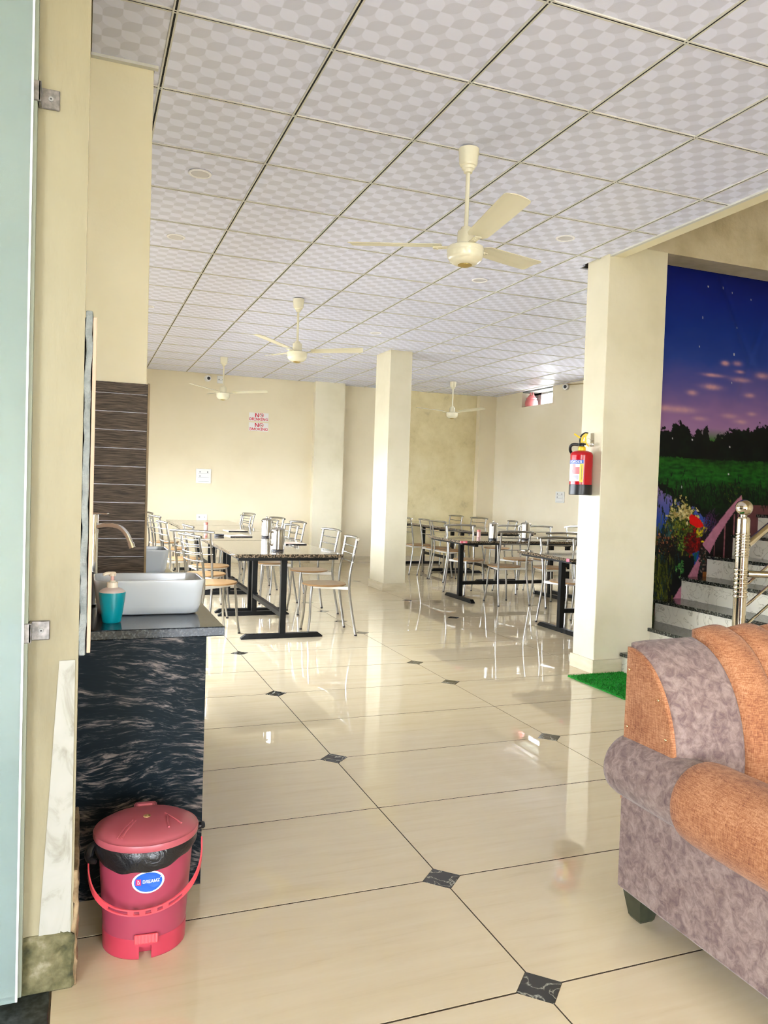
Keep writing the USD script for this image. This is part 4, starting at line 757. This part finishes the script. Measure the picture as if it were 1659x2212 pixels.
def menu(label, loc, rz, s=1.0):
    t = thing('menu_card', label, 'menu', (*loc, TZ), rz); obj('sheet', cat_([hull([(-.10 * s, -.14 * s, .001), (.0, -.14 * s, .001), (-.10 * s, .14 * s, .001), (0, .14 * s, .001), (-.10 * s, -.14 * s, .006), (-.10 * s, .14 * s, .006), (0, -.14 * s, .003), (0, .14 * s, .003)]), hull([(0, -.14 * s, .001), (0, .14 * s, .001), (.10 * s, -.14 * s, .001), (.10 * s, .14 * s, .001), (.10 * s, -.14 * s, .008), (.10 * s, .14 * s, .008), (0, -.14 * s, .003), (0, .14 * s, .003)])]), 'paper_pink', t, smooth=False)
    obj('cover_edge', box(-.103 * s, -.146 * s, 0, .103 * s, -.139 * s, .009), 'black_plastic', t, smooth=False); return t
menu('open menu card with a dark edge on the second table of the left row', (1.55, 8.36), 8, 1.15); menu('smaller menu card farther back on the left row', (1.70, 9.28), 4, 1.1); menu('menu card right of the steel jugs on the left front table', (1.90, 7.35), 2)
t = thing('black_caddy', 'small black tray beside the open menu card on the left row', 'tray', (1.36, 8.32, TZ), 10); obj('tray', lathe([(.035, 0), (.05, .002), (.052, .02), (.048, .021), (.046, .006), (.001, .005)], 24), 'black_plastic', t)
t = thing('steel_spoon', 'steel spoon lying on the left front table', 'spoon', (1.84, 6.98, TZ), -80)
obj('bowl', move(trimesh.creation.icosphere(2, 1.0).apply_scale([.030, .020, .005]), (0, 0, .005)), 'jug_steel', t); obj('stem', tube([(-.028, 0, .005), (-.08, 0, .008), (-.15, 0, .004)], [.003, .0025, .004], 8), 'jug_steel', t)

# ---- ceiling fans
def fan(label, loc, rz):
    t = thing('ceiling_fan', label, 'fan', (*loc, H), rz, group='cream ceiling fans')
    obj('canopy', lathe([(.050, -.0), (.052, -.004), (.046, -.075), (.041, -.085), (.034, -.088), (.031, -.100), (.024, -.103), (.021, -.118), (.012, -.120)][::-1], 32), 'fan_cream', t)
    obj('down_rod', cyl((0, 0, -.415), (0, 0, -.10), .0105, 14), 'fan_cream', t)
    obj('coupling', lathe([(.013, -.385), (.024, -.388), (.027, -.396), (.027, -.404), (.040, -.407), (.0425, -.414), (.044, -.478), (.040, -.482)][::-1], 32), 'fan_cream', t)
    mo = obj('motor', lathe([(.03, -.481), (.080, -.483), (.0905, -.489), (.093, -.497), (.093, -.508), (.091, -.512), (.0915, -.515), (.090, -.535), (.082, -.552), (.066, -.566), (.048, -.574), (.001, -.576)][::-1], 44), 'fan_cream', t)
    obj('motor_boss', lathe([(.036, -.570), (.036, -.578), (.022, -.584), (.001, -.588)][::-1], 24), 'fan_brass', mo)
    for k in range(3):
        pts = []
        for r_, w_, dz in ((.125, .036, .003), (.15, .052, .004), (.20, .055, .006), (.40, .060, .018), (.585, .064, .030), (.600, .058, .031), (.606, .046, .031)):
            R_ = []
            for u_ in (-1, -.55, -.35, .35, .55, 1):
                R_.append((r_, u_ * w_, -.473 + dz + .010 * (1 - abs(u_)) - .17 * u_ * w_))
            R_ = R_ + [(a_, b_, c_ - .0022) for a_, b_, c_ in R_[::-1]]; pts.append(R_)
        bld = loft(pts); b_ = obj('blade', move(bld, rz=120 * k), 'fan_cream', t, smooth=25)
        arm = cat_([cbox(.070, -.017, -.486, .165, .017, -.481, .001)] + [lathe([(.0045, -.489), (.0045, -.4865), (.002, -.490)], 8).apply_translation([xx, yy, 0]) for xx, yy in ((.145, .010), (.145, -.010), (.118, 0))])
        obj('blade_arm', move(arm, rz=120 * k), 'fan_cream', b_, smooth=False)
    return t
f0 = fan('cream three-blade ceiling fan nearest the viewer', (1.772, 3.568), 25)
dup(f0, (1.822, 7.06, H), 102, 'cream three-blade ceiling fan second from the viewer above the left row')
dup(f0, (1.775, 10.84, H), 99, 'cream three-blade ceiling fan farthest back on the left, near the small camera')
dup(f0, (5.445, 11.23, H), 58, 'cream three-blade ceiling fan in the far right part beyond the free pillar')

# ---- downlights (switched off)
def downlight(label, loc):
    t = thing('downlight', label, 'ceiling light', (*loc, H + .0045), group='round white downlights')
    obj('ring', lathe([(.058, 0), (.0635, -.001), (.064, -.004), (.061, -.007), (.052, -.0075), (.050, -.004), (.050, 0)][::-1], 40, cap=(False, False)), 'light_white', t)
    obj('diffuser', lathe([(.0505, -.0035), (.001, -.0045)][::-1], 36), 'light_grey', t); return t
dl = [((.576, 4.49), 'round white downlight nearest in the left line of the ceiling'), ((.579, 5.71), 'second round white downlight in the left line of the ceiling'), ((.566, 8.10), 'round white downlight cut by the left column edge'),
      ((2.985, 4.52), 'round white downlight right of the nearest fan'), ((2.98, 5.72), 'round white downlight below the nearest fan blade, second of the right line'), ((3.0, 8.19), 'round white downlight in front of the free pillar'),
      ((4.25, 8.72), 'round white downlight right of the free pillar'), ((2.985, 9.99), 'round white downlight left of the free pillar, farthest in the right line')]
d0 = None
for p_, lab in dl:
    if d0 is None: d0 = downlight(lab, p_)
    else: dup(d0, (*p_, H + .0045), 0, lab)

# ---- fire extinguisher on the near pillar's left face
EX, EY, ER = 3.378, 4.795, .080
e = thing('fire_extinguisher', 'red fire extinguisher with black foot hanging on the near pillar', 'fire extinguisher', (EX, EY, 1.29))
obj('cylinder', lathe([(.079, .072), (ER, .075), (ER, .285), (.078, .300), (.068, .311), (.045, .319), (.024, .323), (.020, .324)], 44), 'red_paint', e)
obj('foot_ring', lathe([(.070, 0), (.078, .0), (.0815, .004), (.0815, .0735), (.080, .075)], 44), 'black_plastic', e)
obj('neck', lathe([(.026, .320), (.027, .324), (.027, .345), (.021, .352), (.001, .352)], 24), 'yellow_plastic', e)
vh = obj('valve', cat_([lathe([(.016, .350), (.016, .378), (.001, .379)], 18), cbox(-.012, -.034, .362, .012, .040, .374, .003), cyl((-.03, .0, .365), (-.005, .0, .365), .010, 12)]), 'black_plastic', e, smooth=40)
obj('hose', tube(spl([(-.020, .014, .365), (-.050, .036, .366), (-.062, .052, .352), (-.050, .072, .322), (-.022, .0885, .285), (-.016, .0915, .12)], 5), .0105, 12), 'black_plastic', e)
hp = [(-.012, .372), (.020, .372), (.042, .352), (.050, .352), (.030, .385), (.028, .42), (.040, .445), (.020, .447), (.0, .43), (-.010, .40)]
gx = lambda m: move(m, rz=-38)
obj('squeeze_handle', gx(prism_y(Polygon(hp).difference(Polygon([(.004, .39), (.018, .39), (.019, .415), (.012, .420)])), -.010, .010)), 'yellow_plastic', e, smooth=False)
obj('handle_edge', gx(tube(spl([(-.014, 0, .376), (-.016, 0, .40), (-.006, 0, .432), (.018, 0, .450), (.040, 0, .448)], 5), .0055, 8)), 'black_plastic', e)
obj('pull_pin', gx(tube([(-.012, 0, .412), (-.03, 0, .424), (-.058, 0, .444)], .006, 9)), 'yellow_plastic', e)
obj('bracket', cat_([cbox(.090, -.008, .355, .0945, .028, .455, .001), cbox(.030, .002, .372, .092, .018, .376, .001), tube([(.02, 0, .40), (.06, .005, .415), (.09, .012, .395)], .0018, 6), tube([(.02, .0, .376), (.06, .008, .36), (.09, .01, .372)], .002, 6)]), 'chrome', e)
def on_ext(a0, a1, z0, z1, off):
    k = np.linspace(math.radians(a0), math.radians(a1), 20); r_ = ER + off
    V = [(r_ * math.cos(u), r_ * math.sin(u), z_) for z_ in (z0, z1) for u in k]; return quads(V, grid_faces(2, 20, False))
A1 = 246.0
lb = obj('label_sheet', on_ext(A1 - 130, A1 - 12, .098, .252, .0006), 'label_white', e, smooth=True)
obj('label_band', on_ext(A1 - 130, A1, .225, .252, .0010), 'label_blue', lb, smooth=True)
obj('label_strip', on_ext(A1 - 18, A1, .092, .225, .0010), 'label_yellow', lb, smooth=True)
for a_, b_, c_, d_ in ((60, 19, .150, .200), (60, 40, .200, .224), (62, 46, .16, .18)): obj('label_patch', on_ext(A1 - a_, A1 - b_, c_, d_, .0009), 'label_pink', lb, smooth=True)
def wrap_ext(m, a_right, zc, off=.0014, vert=False):
    v = m.vertices.copy(); x_, y_ = (v[:, 0], v[:, 1]) if not vert else (-v[:, 1], v[:, 0]); r_ = ER + off + v[:, 2]; an = math.radians(a_right) + x_ / ER
    m = m.copy(); m.vertices = np.stack([r_ * np.cos(an), r_ * np.sin(an), zc + y_], 1); return m
tw = meshkit.text_mesh('POWDER', .017, .0003, bold=True); tw.apply_translation([-tw.bounds[1][0], 0, 0]); obj('label_print', wrap_ext(tw, A1 - 8, .230), 'label_white', lb, smooth=False)
ln_ = cat_([wrap_ext(box(-.045, 0, 0, -.004, .0025, .0003).subdivide().subdivide(), A1 - 20, z_, .0010) for z_ in np.linspace(.112, .142, 6)]); obj('label_lines', ln_, plain('label_grey', (.35, .33, .48), .5), lb, smooth=False)
obj('strip_print', wrap_ext(box(.010, -.0012, 0, .118, .0012, .0003).subdivide().subdivide(), A1 - 8, .098, .0013, True), 'black_plastic', lb, smooth=False)

# ---- wall fittings
def sign(label, word, z0, kind):
    W_, H_ = .32, .135; t = thing('wall_sign', label, 'sign', (2.49, WY - .004, z0), group='red and white notices')
    obj('plate', cbox(0, 0, 0, W_, .004, H_, .0008), 'sign_white', t, smooth=False)
    def put(m, x, z): return move(m, (x, -.0002, z), rx=90)
    n_ = meshkit.text_mesh('N', .060, .001, bold=True); n_.vertices[:, 0] *= 1.25
    w_ = meshkit.text_mesh(word, .040, .001, bold=True); w_.apply_translation([-w_.bounds[0][0], 0, 0]); w_.vertices[:, 0] *= .300 / w_.bounds[1][0]
    obj('lettering', cat_([put(n_, .090, .066), put(w_, .010, .012)]), 'sign_red', t, smooth=False)
    ring = prism(Point(0, 0).buffer(.035).difference(Point(0, 0).buffer(.0285)), 0, .001); bar = move(box(-.031, -.003, 0, .031, .003, .001), rz=-45)
    obj('ban_ring', put(cat_([ring, bar]), .205, .098), 'sign_red', t, smooth=False)
    if kind == 'glass': pc = cat_([prism([(-.012, .018), (-.002, .018), (-.004, .002), (-.006, 0), (-.006, -.014), (-.002, -.018), (-.012, -.018), (-.008, -.014), (-.008, 0), (-.010, .002)], 0, .001), box(.004, -.018, 0, .016, .004, .001), box(.007, .004, 0, .013, .019, .001)])
    else: pc = cat_([box(-.022, -.006, 0, .014, .001, .001), box(.016, -.006, 0, .021, .001, .001), move(box(0, 0, 0, .003, .012, .001), (.017, .004, 0), rz=20)])
    obj('pictogram', put(pc, .205, .098), 'black_plastic', t, smooth=False)
sign('red and white no drinking notice, upper of the two on the back wall', 'DRINKING', 2.305, 'glass')
sign('red and white no smoking notice, lower of the two on the back wall', 'SMOKING', 2.145, 'cig')
def board(name, label, cat, cx, cz, w, h, rows, wall='back'):
    t = thing(name, label, cat, (cx, WY - .001, cz) if wall == 'back' else (6.999, cx, cz), 0 if wall == 'back' else 90 + 180)
    obj('plate', cbox(-w / 2, -.018, -h / 2, w / 2, 0, h / 2, .004), 'white_plastic', t, smooth=False)
    for r_ in range(rows):
        zc = h / 2 - h * (r_ + .75) / (rows + .5)
        obj('switch_row', cbox(-w * .34, -.021, zc - h * .085, w * .34, -.018, zc + h * .085, .001), 'white_plastic', t, smooth=False)
        obj('row_gap', box(-w * .36, -.0186, zc - h * .105, w * .36, -.018, zc - h * .090), 'socket_grey', t, smooth=False)
        if r_ == 0: obj('indicator', box(w * .24, -.0222, zc - h * .05, w * .29, -.021, zc + h * .05), 'black_plastic', t, smooth=False)
        if r_ < 2: obj('socket', move(lathe([(.012, 0), (.012, .002), (.008, .001)], 16), (-w * .24, -.0208, zc), rx=90), 'socket_grey', t)
board('switch_board', 'square white switch board on the back wall left of the notices', 'switch board', 1.79, 1.385, .235, .23, 3)
board('switch_board', 'small white switch board on the right wall beside the extinguisher', 'switch board', 10.45, 1.235, .235, .155 + .02, 3, 'right')
board('wall_socket', 'small white socket high on the back wall behind the far fan rod', 'socket', 2.02, 2.925, .11, .12, 1)
board('wall_socket', 'low white socket on the back wall just above the farthest table', 'socket', 1.78, .735, .17, .09, 1)
def camera_(label, loc, rz):
    t = thing('dome_camera', label, 'security camera', loc, rz); obj('housing', move(lathe([(.035, 0), (.045, .01), (.05, .05), (.046, .075), (.001, .08)], 24), rx=90), 'white_plastic', t); obj('lens', move(lathe([(.026, .078), (.022, .088), (.001, .090)], 20), rx=90), 'black_plastic', t)
camera_('small white security camera high on the back wall left of the far fan', (1.80, WY, 2.925), 18); camera_('small white security camera high on the right wall beyond the vent', (6.998, 10.38, 2.945), -60)
obj('wall_cable', cyl((6.99, 10.48, 2.995), (6.99, 9.3, 2.90), .006, 6), 'fan_brass', label='thin cable running along the top of the right wall from the small camera', cat='cable')
# pink pot in the vent
t = thing('clay_pot', 'pink lidded pot with a ring handle standing in the vent opening', 'pot', (7.10, 11.575, VZ0))
obj('body', lathe([(.075, 0), (.10, .01), (.112, .05), (.105, .10), (.085, .125), (.080, .13), (.088, .14), (.088, .15), (.070, .165), (.060, .175), (.055, .19), (.04, .2)], 28), 'pot_pink', t)
obj('ring_handle', tube([(0, .045 * math.cos(u), .205 + .06 * math.sin(u)) for u in np.linspace(-.3, PI + .3, 15)], .012, 9), 'pot_pink', t)
